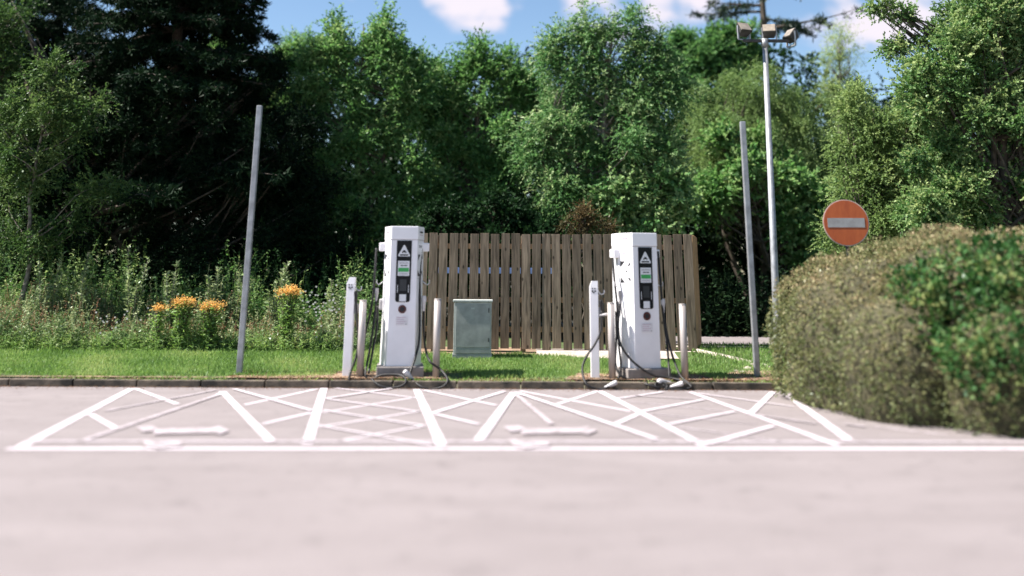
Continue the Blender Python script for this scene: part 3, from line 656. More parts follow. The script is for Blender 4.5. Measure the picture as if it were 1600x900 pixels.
p1 = post(542, 433, 590, 'white charging post with dark emblem beside the left charging station')
c = cable(p1, [(556, 472, K0 + .38), (558, 500, K0 + .34), (560, 530, K0 + .32), (557, 556, K0 + .28), (548, 580, K0 + .2), (545, 594, K0 + .05)])
plug(p1, c, P(556, 466, K0 + .38), (-.1, 0, 1), 'rubber', .95)
p2 = post(930, 439, 591, 'white charging post with dark emblem beside the right charging station')
c = cable(p2, [(940, 486, K0 + .36), (939, 515, K0 + .3), (930, 537, K0 + .25), (917, 556, K0 + .22), (910, 576, K0 + .15), (916, 600, yk), (935, 608, yk), (950, 605, yk), (960, 600, K0 + .02)])
plug(p2, c, P(940, 480, K0 + .36), (-.1, 0, 1), 'rubber', .95)
plug(p2, c, P(953, 602, K0 - .04), (.7, 0, .3), 'paleplastic', 1.0)
plug(p2, c, P(942, 492, K0 + .34), (.8, 0, .1), 'paleplastic', .6)
def bollard(px, ytop, ybot, label):
    Y = K0 + .30; b = P(px, ybot, Y); z0 = vz(b.x, Y); h = P(px, ytop, Y).z - z0
    t = thing('bollard', label, 'bollard', (b.x, Y, z0), 0, 'steel bollards guarding the chargers')
    bm = bmesh.new(); bmesh.ops.create_cone(bm, cap_ends=True, segments=24, radius1=.052, radius2=.052, depth=h, matrix=Matrix.Translation((0, 0, h / 2 - .01)))
    o = bm_obj('shaft', bm, M['steel'], t)
    for p in o.data.polygons: p.use_smooth = abs(p.normal.z) < .5
    bm = bmesh.new(); bmesh.ops.create_cone(bm, cap_ends=True, segments=24, radius1=.055, radius2=.050, depth=.014, matrix=Matrix.Translation((0, 0, h - .003)))
    bm_obj('cap', bm, M['steel'], t)
for a in ((562, 469, 592, 'steel bollard between the left white post and the left charging station'), (681, 467, 591, 'steel bollard between the left charging station and the grey cabinet'),
          (957, 473, 593, 'steel bollard between the right white post and the right charging station'), (1071, 475, 597, 'steel bollard to the right of both charging stations')):
    bollard(*a)

# ------------------------------------------------------------------ grey street cabinet
YC = K0 + 2.6
xa, xb = X(709, YC), X(768, YC); zc0 = vz(xa, YC) - .01; zc1 = P(740, 469, YC).z
t = thing('street_cabinet', 'grey green steel utility cabinet on the grass before the timber fence', 'utility cabinet', ((xa + xb) / 2, YC, zc0), rad(2))
w = (xb - xa) / 2; h = zc1 - zc0
bm = bmesh.new(); box(bm, -w - .012, w + .012, -.01, .36, -.03, .105, bev=.006); bm_obj('base', bm, M['cabinet'], t)
bm = bmesh.new(); box(bm, -w, w, 0, .35, .107, h - .032, bev=.006); bm_obj('housing', bm, M['cabinet_edge'], t)
bm = bmesh.new(); box(bm, -w - .02, w + .02, -.03, .38, h - .03, h + .005, bev=.01); bm_obj('lid', bm, M['cabinet_edge'], t)
bm = bmesh.new(); box(bm, -w + .035, w - .018, -.014, .002, .21, h - .06, bev=.004); dr = bm_obj('door', bm, M['cabinet'], t)
bm = bmesh.new(); box(bm, w - .055, w - .04, -.022, -.012, h - .20, h - .13, bev=.002); bm_obj('lock', bm, M['housing'], dr)
bm = bmesh.new(); box(bm, w - .055, w - .04, -.022, -.012, .30, .36, bev=.002); bm_obj('lock', bm, M['housing'], dr)
bm = bmesh.new(); box(bm, -w + .035, w - .018, -.012, .002, .118, .20, bev=.003); bm_obj('lower_panel', bm, M['cabinet'], t)
poly_plate('nameplate', [(-.03, h - .12), (-.03, h - .145), (.03, h - .145), (.03, h - .12)], -.0155, M['cabinet_edge'], dr, .001)

# ------------------------------------------------------------------ timber fence on its low plinth
fx0, fx1 = X(652, FY), X(1084, FY)
ft = thing('timber_fence', 'weathered timber fence of upright boards behind the charging stations', 'fence', (fx0, FY, .2))
zt_ = P(870, 366, FY).z; zb_ = P(870, 546, FY).z
bm = bmesh.new(); x = fx0; rnd = random.Random(3)
while x < fx1 - .1:
    bw = rnd.uniform(.148, .158); tl = rnd.uniform(-.006, .006); dy = rnd.uniform(-.004, .004)
    vs = box(bm, x - fx0, x - fx0 + bw, -.011 + dy, .011 + dy, zb_ - .2 + rnd.uniform(-.012, .012), zt_ - .2 + rnd.uniform(-.012, .014), bev=.003)
    for v in vs: v.co.x += tl * (v.co.z - 1)
    x += bw + rnd.uniform(.026, .038)
bm_obj('boards', bm, M['wood'], ft)
for z in (2.05, 1.12, .62):
    bm = bmesh.new(); box(bm, .0, fx1 - fx0, .018, .068, z - .2 - .045, z - .2 + .045, bev=.004); bm_obj('rail', bm, M['litwood'], ft)
for xx in (0.25, 1.85, 3.45, fx1 - fx0 - .09):
    bm = bmesh.new(); box(bm, xx, xx + .09, .072, .162, -.3, zt_ - .23, bev=.006); bm_obj('post', bm, M['wood'], ft)
# the side of the enclosure, running back on the right
rt = thing('timber_fence', 'sunlit orange timber side fence running back from the right end of the long fence', 'fence', (fx1 + .03, FY + .0, .2), rad(-14))
bm = bmesh.new(); y = .02
while y < 1.1:
    box(bm, -.011, .011, y, y + .15, zb_ - .2 + rnd.uniform(-.01, .01), zt_ - .2 + rnd.uniform(-.012, .012), bev=.003); y += .18
bm_obj('boards', bm, M['litwood'], rt)
for z in (2.05, 1.12, .62):
    bm = bmesh.new(); box(bm, -.062, -.013, 0.02, 1.25, z - .2 - .045, z - .2 + .045, bev=.004); bm_obj('rail', bm, M['litwood'], rt)
# low wall under the fence
xw0, xw1 = X(800, FY), X(1100, FY)
bm = bmesh.new(); box(bm, xw0, xw1, FY - .27, FY + .35, -.02, zb_ - .123, bev=.012)
tag(bm_obj('low_wall', bm, M['plinth']), 'low dark concrete wall under the right half of the timber fence', 'wall')
bm = bmesh.new(); xa_, xb_ = X(838, FY), X(1086, FY)
for q in ([(FY - .30, zb_ - .12), (FY - .03, zb_ - .015), (FY + .36, zb_ - .015), (FY + .36, zb_ - .12)],):
    l = [bm.verts.new((xa_, y, z)) for y, z in q]; g_ = [bm.verts.new((xb_, y, z)) for y, z in q]; bm.faces.new(l); bm.faces.new(g_[::-1])
    for k in range(4): bm.faces.new((l[k], g_[k], g_[(k + 1) % 4], l[(k + 1) % 4]))
tag(bm_obj('coping', bm, M['concrete']), 'pale sunlit concrete coping along the foot of the timber fence', 'coping')
# edging kerb running off to the right
a = G(1088, 548, .28); b = G(1205, 575, .12)
tubes('edging_kerb', [(np.array([tuple(P(1088, 549, FY - .1)), tuple(P(1140, 560, FY - .5)), tuple(P(1185, 571, FY - .95)), tuple(P(1215, 578, FY - 1.3))]), .05)], M['concrete'], None, 4)
tag(bpy.data.objects['edging_kerb'], 'narrow pale concrete edging running right from the end of the fence', 'kerb')
# blue rail seen through the gaps
br = thing('blue_rail', 'blue rail glimpsed through the gaps of the timber fence', 'rail', (X(668, FY + 1.6), FY + 1.6, .1))
L = X(865, FY + 1.6) - X(668, FY + 1.6)
bm = bmesh.new(); box(bm, 0, L, 0, .03, P(700, 427, FY + 1.6).z - .1, P(700, 418, FY + 1.6).z - .1, bev=.004); bm_obj('rail', bm, M['blue'], br)
for xx in (.05, L - .1):
    bm = bmesh.new(); box(bm, xx, xx + .05, .03, .08, -.1, 1.6, bev=.004); bm_obj('post', bm, M['galv'], br)
# rubble beside the wall end
st = []
for k, (px, py, r) in enumerate(((1104, 562, .07), (1116, 565, .06), (1128, 566, .05), (1137, 570, .06), (1178, 572, .09), (1168, 575, .06), (1160, 581, .04), (1150, 579, .03))):
    bm = bmesh.new(); bmesh.ops.create_icosphere(bm, subdivisions=2, radius=r)
    for v in bm.verts: v.co = Vector((v.co.x * 1.4, v.co.y, v.co.z * .6)) * random.uniform(.82, 1.12)
    o = bm_obj('stone', bm, M['stone']); p = G(px, py, .12); o.location = (p.x, p.y, .115); o.rotation_euler = (0, 0, k)
    tag(o, 'pale broken stone lying on the soil right of the low wall', 'stone', 'broken stones by the low wall')

# ------------------------------------------------------------------ bare steel posts, floodlight column, no entry sign
def bare_post(px0, py0, px1, py1, Y, label, w=.1):
    b = P(px0, py0, Y); tp = P(px1, py1, Y); z0 = vz(b.x, Y)
    bm = bmesh.new(); L = tp.z - z0; off = (tp.x - b.x)
    prism(bm, [(-w / 2, -w / 2), (w / 2, -w / 2), (w / 2, w / 2), (-w / 2, w / 2)], -.1, L, [(off - w / 2, -w / 2), (off + w / 2, -w / 2), (off + w / 2, w / 2), (off - w / 2, w / 2)], bev=.012)
    o = bm_obj('steel_post', bm, M['galv']); o.location = (b.x, Y, z0)
    return tag(o, label, 'post', 'bare square steel posts')
bare_post(374, 580, 406, 165, K0 + .62, 'bare square grey steel post standing alone on the grass before the weeds', .085)
bare_post(1183, 585, 1160, 190, K0 + .75, 'bare square grey steel post between the fence end and the floodlight column', .085)

YF = K0 + 2.0
b = P(1217, 575, YF); tp = P(1195, 66, YF)
lc = thing('floodlight_column', 'tall grey tapering floodlight column carrying three floodlights beside the hedge', 'floodlight', (b.x, YF, .1))
dx = tp.x - b.x; Hc = tp.z - .1
tubes('column', [(np.array([(0, 0, -.1), (dx * .15, 0, Hc * .15), (dx, 0, Hc)]), np.array([.062, .062, .045]))], M['galv'], lc, 16)
bm = bmesh.new(); sz = PXM(YF)
box(bm, dx - 36 * sz, dx + 42 * sz, -.03, .03, Hc - .0, Hc + .05, bev=.005); bm_obj('crossarm', bm, M['housing'], lc)
tubes('collar', [(np.array([(dx, 0, Hc - .09), (dx, 0, Hc + .06)]), .062)], M['galv'], lc, 16)
bm = bmesh.new(); box(bm, -.04, .06, -.08, -.055, P(1217, 505, YF).z - .1, P(1217, 492, YF).z - .1, bev=.006); bm_obj('access_plate', bm, M['dirtywhite'], lc)
for k, (px, py, yaw, tilt) in enumerate(((1163, 42, 22, 38), (1201, 44, -14, 38), (1232, 52, -70, 40))):
    c0 = P(px, py, YF); loc = Vector((c0.x - b.x, -.02, c0.z - .1))
    R = Matrix.Rotation(rad(yaw), 4, 'Z') @ Matrix.Rotation(rad(-tilt), 4, 'X')
    MT = Matrix.Translation(loc) @ R
    fl = bpy.data.objects.new('floodlight', None); COL.objects.link(fl); fl.parent = lc
    w, hh = .120, .105
    bm = bmesh.new(); a = [bm.verts.new(p) for p in ((-w, 0, -hh), (w, 0, -hh), (w, 0, hh), (-w, 0, hh))]; q = [bm.verts.new(p) for p in ((-w * .7, .16, -hh * .9), (w * .7, .16, -hh * .9), (w * .7, .16, hh * .4), (-w * .7, .16, hh * .4))]
    bm.faces.new(a); bm.faces.new(q[::-1])
    for i in range(4): bm.faces.new((a[i], q[i], q[(i + 1) % 4], a[(i + 1) % 4]))
    bmesh.ops.transform(bm, matrix=MT, verts=bm.verts); bm_obj('lamp_housing', bm, M['housing'], fl)
    bm = bmesh.new(); box(bm, -w + .012, w - .012, -.012, -.002, -hh + .012, hh - .012, bev=.003); bmesh.ops.transform(bm, matrix=MT, verts=bm.verts); bm_obj('glass', bm, M['lens'], fl)
    bm = bmesh.new()
    for s in (-1, 1): box(bm, s * w - .012, s * w + .012, .02, .05, -hh - .12, .02)
    box(bm, -w, w, .02, .05, -hh - .14, -hh - .12); bmesh.ops.transform(bm, matrix=Matrix.Translation(loc) @ Matrix.Rotation(rad(yaw), 4, 'Z'), verts=bm.verts); bm_obj('bracket', bm, M['galv'], fl)

YS = K0 + 1.0
c0 = P(1322, 348, YS); sg = thing('no_entry_sign', 'round faded orange red no entry sign with a white bar above the hedge', 'road sign', (c0.x, YS, .05), rad(-4))
rz = 36 * PXM(YS); zc_ = c0.z - .05
def disc(name, r, y0, y1, m_):
    bm = bmesh.new(); bmesh.ops.create_cone(bm, cap_ends=True, segments=56, radius1=r, radius2=r, depth=abs(y1 - y0), matrix=Matrix.Translation((0, (y0 + y1) / 2, zc_)) @ Matrix.Rotation(rad(90), 4, 'X'))
    return bm_obj(name, bm, m_, sg)
disc('rim', rz, 0.002, .014, M['signrim']); fc = disc('face', rz * .955, -.004, .001, M['signred'])
bm = bmesh.new(); box(bm, -rz * .80, rz * .80, -.008, -.005, zc_ - rz * .20, zc_ + rz * .20); bm_obj('bar', bm, M['signbar'], sg)
tubes('post', [(np.array([(0, .05, -.1), (0, .05, zc_ + rz * .8)]), .03)], M['housing'], sg, 12)

# ------------------------------------------------------------------ trees
FR = dict(twigs=12, per=11, tl=.45, leaf=.115, aspect=.5)
tree('broadleaf_tree', 'fresh green young tree with two pointed tops, behind the left charging station', 25, 560, [(522, 55, 11, 34), (520, 85, 26, 30), (598, 42, 10, 30), (600, 75, 24, 32), (572, 70, 8, 22), (630, 90, 10, 24), (655, 115, 12, 26), (485, 150, 30, 50), (490, 95, 12, 26), (525, 120, 45, 65), (602, 115, 45, 70), (640, 150, 30, 60), (540, 230, 80, 90), (625, 240, 60, 90), (560, 350, 90, 90), (640, 380, 60, 80), (560, 440, 90, 70)], 640, 'lf_fresh', 1, multi=2, **FR)
tree('broadleaf_tree', 'green twin peaked tree rising over the left end of the timber fence', 26, 740, [(746, 85, 13, 26), (745, 115, 26, 30), (792, 100, 12, 24), (795, 130, 24, 26), (820, 130, 10, 22), (770, 110, 8, 22), (680, 115, 9, 22), (680, 160, 30, 35), (835, 150, 25, 40), (700, 140, 26, 45), (655, 160, 26, 50), (700, 210, 60, 60), (770, 210, 80, 75), (700, 320, 80, 85), (790, 320, 80, 90), (740, 400, 90, 60)], 600, 'lf_fresh', 2, multi=2, tone0=.4, **FR)
tree('ash_tree', 'tall ash tree with wispy spiked tops behind the middle of the fence', 24, 935, [(915, 30, 8, 32), (920, 65, 20, 28), (985, 45, 9, 32), (988, 85, 22, 30), (868, 65, 8, 26), (866, 100, 20, 36), (1030, 70, 8, 26), (1030, 105, 18, 34), (950, 50, 8, 22), (893, 55, 8, 22), (1008, 62, 6, 20), (1045, 140, 35, 50), (850, 230, 40, 70), (915, 110, 35, 55), (985, 150, 45, 60), (880, 180, 55, 60), (960, 230, 85, 70), (890, 290, 60, 70), (930, 350, 80, 60)], 600, 'lf_ash', 3, bark='palebark', multi=3, twigs=10, per=13, tl=.5, leaf=.11, aspect=.36, droop=.25)
tree('maple_tree', 'low pale leaved maple directly behind the right charging station', 23.8, 990, [(1010, 235, 50, 45), (985, 300, 60, 50), (1040, 300, 50, 50), (1000, 350, 60, 40)], 170, 'lf_ash', 4, r0=.07, twigs=11, per=9, tl=.36, leaf=.13, aspect=.75, tone0=.62, flat=.4)
tree('broadleaf_tree', 'rounded dark green tree top behind the ash and left of the floodlights', 32, 1110, [(1110, 80, 55, 50), (1065, 105, 45, 45), (1155, 90, 50, 45), (1100, 150, 90, 60), (1110, 260, 110, 80)], 420, 'lf_fresh', 5, r0=.2, tone0=.3, twigs=12, per=11, tl=.5, leaf=.15, aspect=.6)
tree('willow_tree', 'feathery olive green willow behind the floodlight column', 27, 1190, [(1185, 140, 75, 45), (1120, 175, 70, 60), (1240, 170, 60, 55), (1180, 230, 100, 70), (1275, 240, 55, 70), (1110, 270, 70, 60)], 430, 'lf_olive', 6, r0=.16, multi=3, twigs=13, per=16, tl=.62, leaf=.10, aspect=.26, droop=.75, up=.1, flat=.2)
tree('hazel_tree', 'bright leaved hazel between the bare post and the no entry sign', 26, 1240, [(1150, 250, 60, 45), (1110, 310, 55, 35), (1240, 300, 50, 60), (1270, 340, 40, 60), (1225, 345, 30, 35), (1265, 420, 35, 50)], 270, 'lf_fresh', 7, r0=.07, multi=4, twigs=10, per=9, tl=.4, leaf=.16, aspect=.75, tone0=.55, flat=.4)
tree('birch_tree', 'thin pale greyish tree top against the sky right of the floodlights', 30, 1325, [(1318, 70, 24, 35), (1310, 130, 40, 50), (1335, 200, 45, 60)], 90, 'lf_olive', 8, bark='palebark', r0=.08, twigs=8, per=12, tl=.55, leaf=.08, aspect=.4, tone0=.8)
tree('hawthorn_bush', 'light olive bush behind the no entry sign', 21, 1370, [(1350, 190, 60, 60), (1410, 240, 70, 70), (1350, 280, 50, 60), (1400, 340, 80, 60), (1450, 190, 60, 60), (1330, 380, 50, 50)], 420, 'lf_olive', 9, cat='bush', r0=.08, multi=4, twigs=13, per=13, tl=.34, leaf=.075, aspect=.5, tone0=.5)
tree('hawthorn_tree', 'large hawthorn filling the upper right corner above the hedge', 17.5, 1560, [(1520, 120, 90, 90), (1590, 200, 90, 110), (1490, 220, 80, 80), (1440, 130, 45, 40), (1560, 330, 110, 70), (1460, 320, 80, 60), (1600, 40, 90, 80), (1690, 150, 110, 170), (1540, 40, 60, 60)], 760, 'lf_hawthorn', 10, r0=.13, multi=3, clump=.2, twigs=13, per=13, tl=.30, leaf=.07, aspect=.7, tone0=.5, tonev=.18)
tree('hawthorn_tree', 'leafy branch tip of a tree reaching into the sky at the top right', 18.5, 1700, [(1375, 12, 22, 14), (1420, 25, 24, 12), (1400, 75, 28, 12), (1460, 60, 40, 22), (1500, 20, 40, 40), (1620, -60, 120, 80)], 170, 'lf_hawthorn', 11, r0=.1, clump=.14, twigs=9, per=11, tl=.24, leaf=.07, aspect=.7, tone0=.5)
tree('rowan_tree', 'slender light green tree in front of the dark conifer at the far left', 20.5, 22, [(85, 120, 35, 30), (120, 165, 60, 32), (60, 180, 60, 45), (150, 205, 50, 22), (60, 245, 70, 40), (20, 300, 50, 45), (150, 300, 55, 14), (110, 345, 45, 16), (20, 200, 40, 60), (30, 380, 60, 40)], 170, 'lf_rowan', 12, bark='palebark', r0=.045, clump=.24, multi=1, nl=26, twigs=13, per=12, tl=.36, leaf=.085, aspect=.45, tone0=.42, tonev=.2, droop=.2)
tree('broadleaf_tree', 'pale leafy tree at the top left edge above the slender tree', 23, -40, [(10, 30, 45, 45), (15, 110, 45, 50), (-60, 80, 80, 100)], 120, 'lf_rowan', 13, r0=.1, twigs=11, per=11, tl=.4, leaf=.10, aspect=.5, tone0=.35)
tree('broadleaf_tree', 'bright green tree showing under the dark conifer branches', 29, 400, [(340, 85, 60, 28), (430, 120, 60, 40), (470, 85, 35, 30), (400, 180, 90, 40), (480, 160, 40, 50)], 260, 'lf_fresh', 14, r0=.12, twigs=12, per=11, tl=.42, leaf=.11, aspect=.55, tone0=.5)
tree('brown_shrub', 'reddish brown leaved shrub peeping over the fence left of the right charging station', 20.6, 905, [(885, 352, 20, 12), (912, 345, 20, 20), (940, 356, 20, 12), (905, 335, 14, 10)], 34, 'lf_rust', 15, tone0=.15, tonev=.2, cat='shrub', r0=.03, clump=.14, twigs=10, per=9, tl=.24, leaf=.06, aspect=.5)
tree('laurel_shrub', 'dark shrub behind the left part of the timber fence', 23.4, 760, [(700, 360, 60, 40), (790, 355, 70, 45), (850, 370, 50, 35)], 150, 'lf_shade', 16, cat='shrub', r0=.05, twigs=10, per=9, tl=.3, leaf=.12, aspect=.6, tone0=.4)
# dark evergreens on the left; the yew's leaf colour holds the shade beneath
tree('yew_tree', 'broad evergreen with shade put into its near black leaves under the conifer on the left', 23.5, 300, [(60, 60, 110, 70, 2.5), (150, 120, 110, 80, 2), (400, 120, 70, 70, 1), (40, 200, 90, 80, 1.5), (280, 230, 130, 90), (400, 290, 120, 110), (200, 330, 130, 90), (330, 400, 170, 90), (500, 390, 75, 100), (455, 235, 55, 70), (545, 440, 50, 60), (90, 400, 90, 70)], 1250, 'lf_dark', 17, r0=.25, multi=3, clump=.3, twigs=12, per=11, tl=.42, leaf=.10, aspect=.35, tone0=.35, tonev=.2)
def conifer(label, D, px, ztop, zlow, reach, seed, leafm, nb=70, base_z=.15, droop=.35, nt_=16, needle=.16, r0=.3, skew=0, dens=1.0):
    rng = np.random.default_rng(seed); b = P(px, 200, D); base = np.array([b.x, D, base_z])
    t = thing('conifer_tree', label, 'tree', tuple(base))
    tt = np.linspace(0, 1, 20)[:, None]; top = base + [0, 0, ztop]
    paths = [(np.concatenate([np.zeros((20, 2)), tt * ztop], 1), r0 * (1 - tt[:, 0]) + .03)]
    pos = []; dr = []; tn = []
    for k in range(nb):
        f = rng.random() ** .8; z = zlow + (ztop - zlow) * f; az = rng.uniform(0, 2 * np.pi)
        R = reach * (1 - f * .75) * rng.uniform(.65, 1.1); d = np.array([np.cos(az), np.sin(az), 0]); d[0] += skew; 
        n = 9; s = np.linspace(0, 1, n)[:, None]
        path = d * R * s; path = np.concatenate([path[:, :2], z + R * (.12 * s - droop * s ** 2 + .12 * s ** 4)], 1)
        path[:, :2] += rng.normal(0, .03, (n, 2)) * s
        paths.append((path, .045 * (1 - s[:, 0]) + .008))
        side = np.array([-d[1], d[0], 0])
        for q in range(int(nt_ * R / 2.5) + 4):
            u = rng.uniform(.15, 1); i = u * (n - 1); i0 = int(i); p = path[i0] + (path[min(i0 + 1, n - 1)] - path[i0]) * (i - i0)
            sl = R * .32 * (1.15 - u) * rng.uniform(.5, 1.1) + .15; sg_ = rng.choice([-1, 1]); sd = unit((side * sg_ * .8 + d * .7 + np.array([0, 0, rng.normal(-.12, .15)]))[None])[0]
            m = max(int(sl / .045 * dens), 5); w = rng.random(m)[:, None]
            pp = p + sd * sl * w + np.array([0, 0, -.25]) * (w ** 2) * sl + rng.normal(0, .03, (m, 3))
            pos.append(np.repeat(pp, 3, 0)); dr.append(sd * .8 + rng.normal(0, .75, (3 * m, 3)) + [0, 0, -.1]); tn.append(np.clip(rng.normal(.4, .15) + rng.normal(0, .1, 3 * m), 0, 1))
            if q % 3 == 0: paths.append((np.array([p, p + sd * sl * .5, p + sd * sl + [0, 0, -.25 * sl]]), np.array([.014, .009, .004])))
    V, Fq = tube_np(paths, 5); meshobj('trunk', np_mesh('trunk', V, Fq, True), M['bark'], t)
    pos = np.concatenate(pos); dr = np.concatenate(dr); tn = np.concatenate(tn)
    L = needle * rng.uniform(.6, 1.2, len(pos))
    meshobj('crown', leaf_mesh('crown', pos, dr, unit(rng.normal(size=pos.shape)), L, L * .22, tn), M[leafm], t)
    return t
conifer('huge dark conifer reaching out of the top left of the picture', 24.5, 262, 10.6, 3.2, 4.2, 21, 'lf_dark', nb=150, nt_=26, needle=.2, dens=1.1)
conifer('second dark conifer, at the top left corner behind the slender light green tree', 27.5, 70, 11.5, 3.0, 4.0, 24, 'lf_dark', nb=110, nt_=20, needle=.22)
conifer('sparse branched conifer against the sky behind the floodlights', 33, 1205, 15.5, 8.0, 3.5, 22, 'lf_needle', nb=32, nt_=11, droop=.12, needle=.2, r0=.22)
# leafy wood behind everything: one mass nobody could count
rng = np.random.default_rng(77)
def mass(name, kindlabel, n, xr, yr, zf, leafm, tone0, leaf, clump, tl, twigs=10, per=10, seed=5, asp=.55):
    rng = np.random.default_rng(seed); x = rng.uniform(*xr, n); y = rng.uniform(*yr, n); zt = np.array([zf(a) for a in x]); z = .1 + (zt) * rng.random(n) ** .8
    a = sprays(np.stack([x, y, z], 1), np.full(n, clump), rng, twigs=twigs, per=per, tl=tl, leaf=leaf, aspect=asp, tone0=tone0)
    o = meshobj(name, leaf_mesh(name, *a), M[leafm]); return tag(o, kind='stuff')
mass('woodland', '', 3400, (-24, 26), (30, 34), lambda x: 7.2 + .5 * math.sin(x * .9) + .4 * math.sin(x * 2.3), 'lf_shade', .62, .20, .5, .6, seed=5)
mass('woodland', '', 700, (-16, 4), (26.5, 29), lambda x: 4.3 + .8 * math.sin(x * 1.3), 'lf_shade', .35, .16, .4, .5, seed=6)
mass('woodland', '', 650, (2, 17), (27, 29.5), lambda x: 4.2 + .8 * math.sin(x * 1.7), 'lf_dark', .5, .16, .4, .5, seed=8)

# ------------------------------------------------------------------ rough vegetation on the left
def weeds(name, n, xr, yr, hf, leafm, seed, leaf=.07, tone0=.5, per=16, stems=True, asp=.4, lean=.18, top_dense=.5):
    rng = np.random.default_rng(seed); x = rng.uniform(*xr, n); y = rng.uniform(*yr, n)
    h = np.array([hf(a, b) for a, b in zip(x, y)]) * rng.uniform(.55, 1.15, n)
    D = np.stack([rng.normal(0, lean, n), rng.normal(0, lean, n), np.ones(n)], 1)
    I = np.repeat(np.arange(n), per); T = rng.random(n * per) ** (1 - top_dense * .5)
    z0 = np.array([vz(a, b) for a, b in zip(x, y)])
    pos = np.stack([x, y, z0], 1)[I] + D[I] * (T * h[I])[:, None] + rng.normal(0, .015, (n * per, 3))
    ld = unit(rng.normal(size=(n * per, 3)) * [1, 1, .5] + [0, 0, .25]); nm = unit(rng.normal(size=(n * per, 3)) * .6 + [0, 0, 1])
    L = leaf * rng.uniform(.5, 1.3, n * per) * (1.15 - .55 * T)
    tn = np.clip(np.repeat(rng.normal(tone0, .2, n), per) + rng.normal(0, .09, n * per) + .15 * (T - .4), 0, 1)
    P_, Dl, Nm, LL, WW, TT = [pos], [ld], [nm], [L], [L * asp], [tn]
    if stems:                              # thin stalks
        m = 4; I2 = np.repeat(np.arange(n), m); k = np.tile(np.arange(m), n) / m
        sp = np.stack([x, y, z0], 1)[I2] + D[I2] * (k * h[I2])[:, None]
        P_.append(sp); Dl.append(D[I2]); Nm.append(unit(rng.normal(size=sp.shape) * [1, 1, .1])); l2 = h[I2] / m * 1.05; LL.append(l2); WW.append(np.full(len(l2), .010)); TT.append(np.full(len(l2), tone0 + .15))
    me = leaf_mesh(name, np.concatenate(P_), np.concatenate(Dl), np.concatenate(Nm), np.concatenate(LL), np.concatenate(WW), np.concatenate(TT))
    return meshobj(name, me, M[leafm])
XL, XR = -11.5, X(545, K0 + 4.6)
def wh(x, y):
    f = (x - XL) / (XR - XL); base = .55 + .35 * math.sin(x * 2.1 + 1) * .5 + .25 * math.sin(x * 5.3)
    return max(.25, base * (.55 + .6 * (y - (K0 + 4.0)) / 2.2) + .35 * (1 - f))
tag(weeds('weeds', 5200, (XL, XR + .5), (K0 + 3.45, K0 + 6.4), wh, 'lf_weed', 31, leaf=.085, tone0=.50, per=18), kind='stuff')
tag(weeds('weeds', 1600, (XL, XR + .3), (K0 + 5.2, K0 + 7.6), lambda x, y: wh(x, y) * 1.2 + .3, 'lf_hawthorn', 32, leaf=.10, tone0=.45, per=24, asp=.5), kind='stuff')
tag(weeds('weeds', 1500, (XL, XR), (K0 + 3.25, K0 + 4.3), lambda x, y: .3, 'lf_grass', 33, leaf=.14, tone0=.4, per=9, asp=.12), kind='stuff')
tag(weeds('brush', 900, (XL, X(690, K0 + 7)), (K0 + 6.5, K0 + 9), lambda x, y: 1.6, 'lf_shade', 34, leaf=.13, tone0=.5, per=30, asp=.5), kind='stuff')
tag(weeds('brush', 900, (3.6, 15), (22.4, 24.5), lambda x, y: 1.5, 'lf_dark', 35, leaf=.14, tone0=.5, per=30, asp=.5), kind='stuff')  # near-black leaf colour stands in for the shade beyond the far road
tag(weeds('weeds', 700, (XL, XR + .2), (K0 + 3.5, K0 + 5.4), lambda x, y: wh(x, y) * 1.15 + .1, 'lf_brown', 36, leaf=.05, tone0=.75, per=12, top_dense=1), kind='stuff')
tag(weeds('weeds', 260, (XL, XR), (K0 + 3.5, K0 + 6.0), lambda x, y: wh(x, y) * 1.3 + .15, 'lf_weed', 37, leaf=.08, tone0=.95, per=26, top_dense=.9), kind='stuff')
# individual seedy stems standing out against the dark
def seed_stem(px, ptop, Y, label, seed, leafm='lf_weed'):
    rng = np.random.default_rng(seed); b = P(px, 500, Y); z0 = vz(b.x, Y); h = P(px, ptop, Y).z - z0
    t = thing('tall_weed', label, 'plant', (b.x, Y, z0), 0, 'tall seeding weeds at the edge of the wood')
    paths = []; pos = []; dr = []
    for k in range(4):
        d = np.array([rng.normal(0, .10), rng.normal(0, .1), 1]) * h * (1 - .12 * k)
        paths.append((np.array([[rng.normal(0, .04), rng.normal(0, .04), 0], d * .5 + rng.normal(0, .02, 3), d]), np.array([.008, .006, .003])))
        for u in np.arange(.25, 1.0, .035):
            for q in range(5):
                pos.append(d * u + rng.normal(0, .01, 3)); dr.append([rng.normal(), rng.normal(), .35 + u * .4])
    pos = np.array(pos); dr = np.array(dr); L = rng.uniform(.05, .12, len(pos))
    V, Fq = tube_np(paths, 5); meshobj('stem', np_mesh('stem', V, Fq, True), M['palebark'], t)
    meshobj('foliage', leaf_mesh('foliage', pos, dr, unit(rng.normal(size=pos.shape) + [0, 0, 1]), L, L * .38, np.clip(rng.normal(.75, .12, len(pos)), 0, 1)), M[leafm], t)
for a in ((205, 385, 19.9, 'tall seeding weed, highest of the weeds left of the orange flowers', 41), (268, 412, 19.9, 'slim upright weed just above the orange flower clusters', 42), (330, 418, 20.2, 'pale feathery weed behind the rightmost of the grouped orange flowers', 43),
          (425, 408, 19.9, 'tall leafy weed just right of the bare steel post', 44), (448, 412, 20.3, 'pale topped weed behind the single orange flower cluster', 45), (125, 400, 20.1, 'bushy weed under the slender light green tree', 46),
          (375, 425, 20.2, 'dense grey green weed hidden partly by the bare steel post', 47), (516, 438, 20.0, 'thin weed just left of the left white charging post', 48), (68, 395, 20, 'leafy weed near the left edge of the wood', 49)):
    seed_stem(*a)
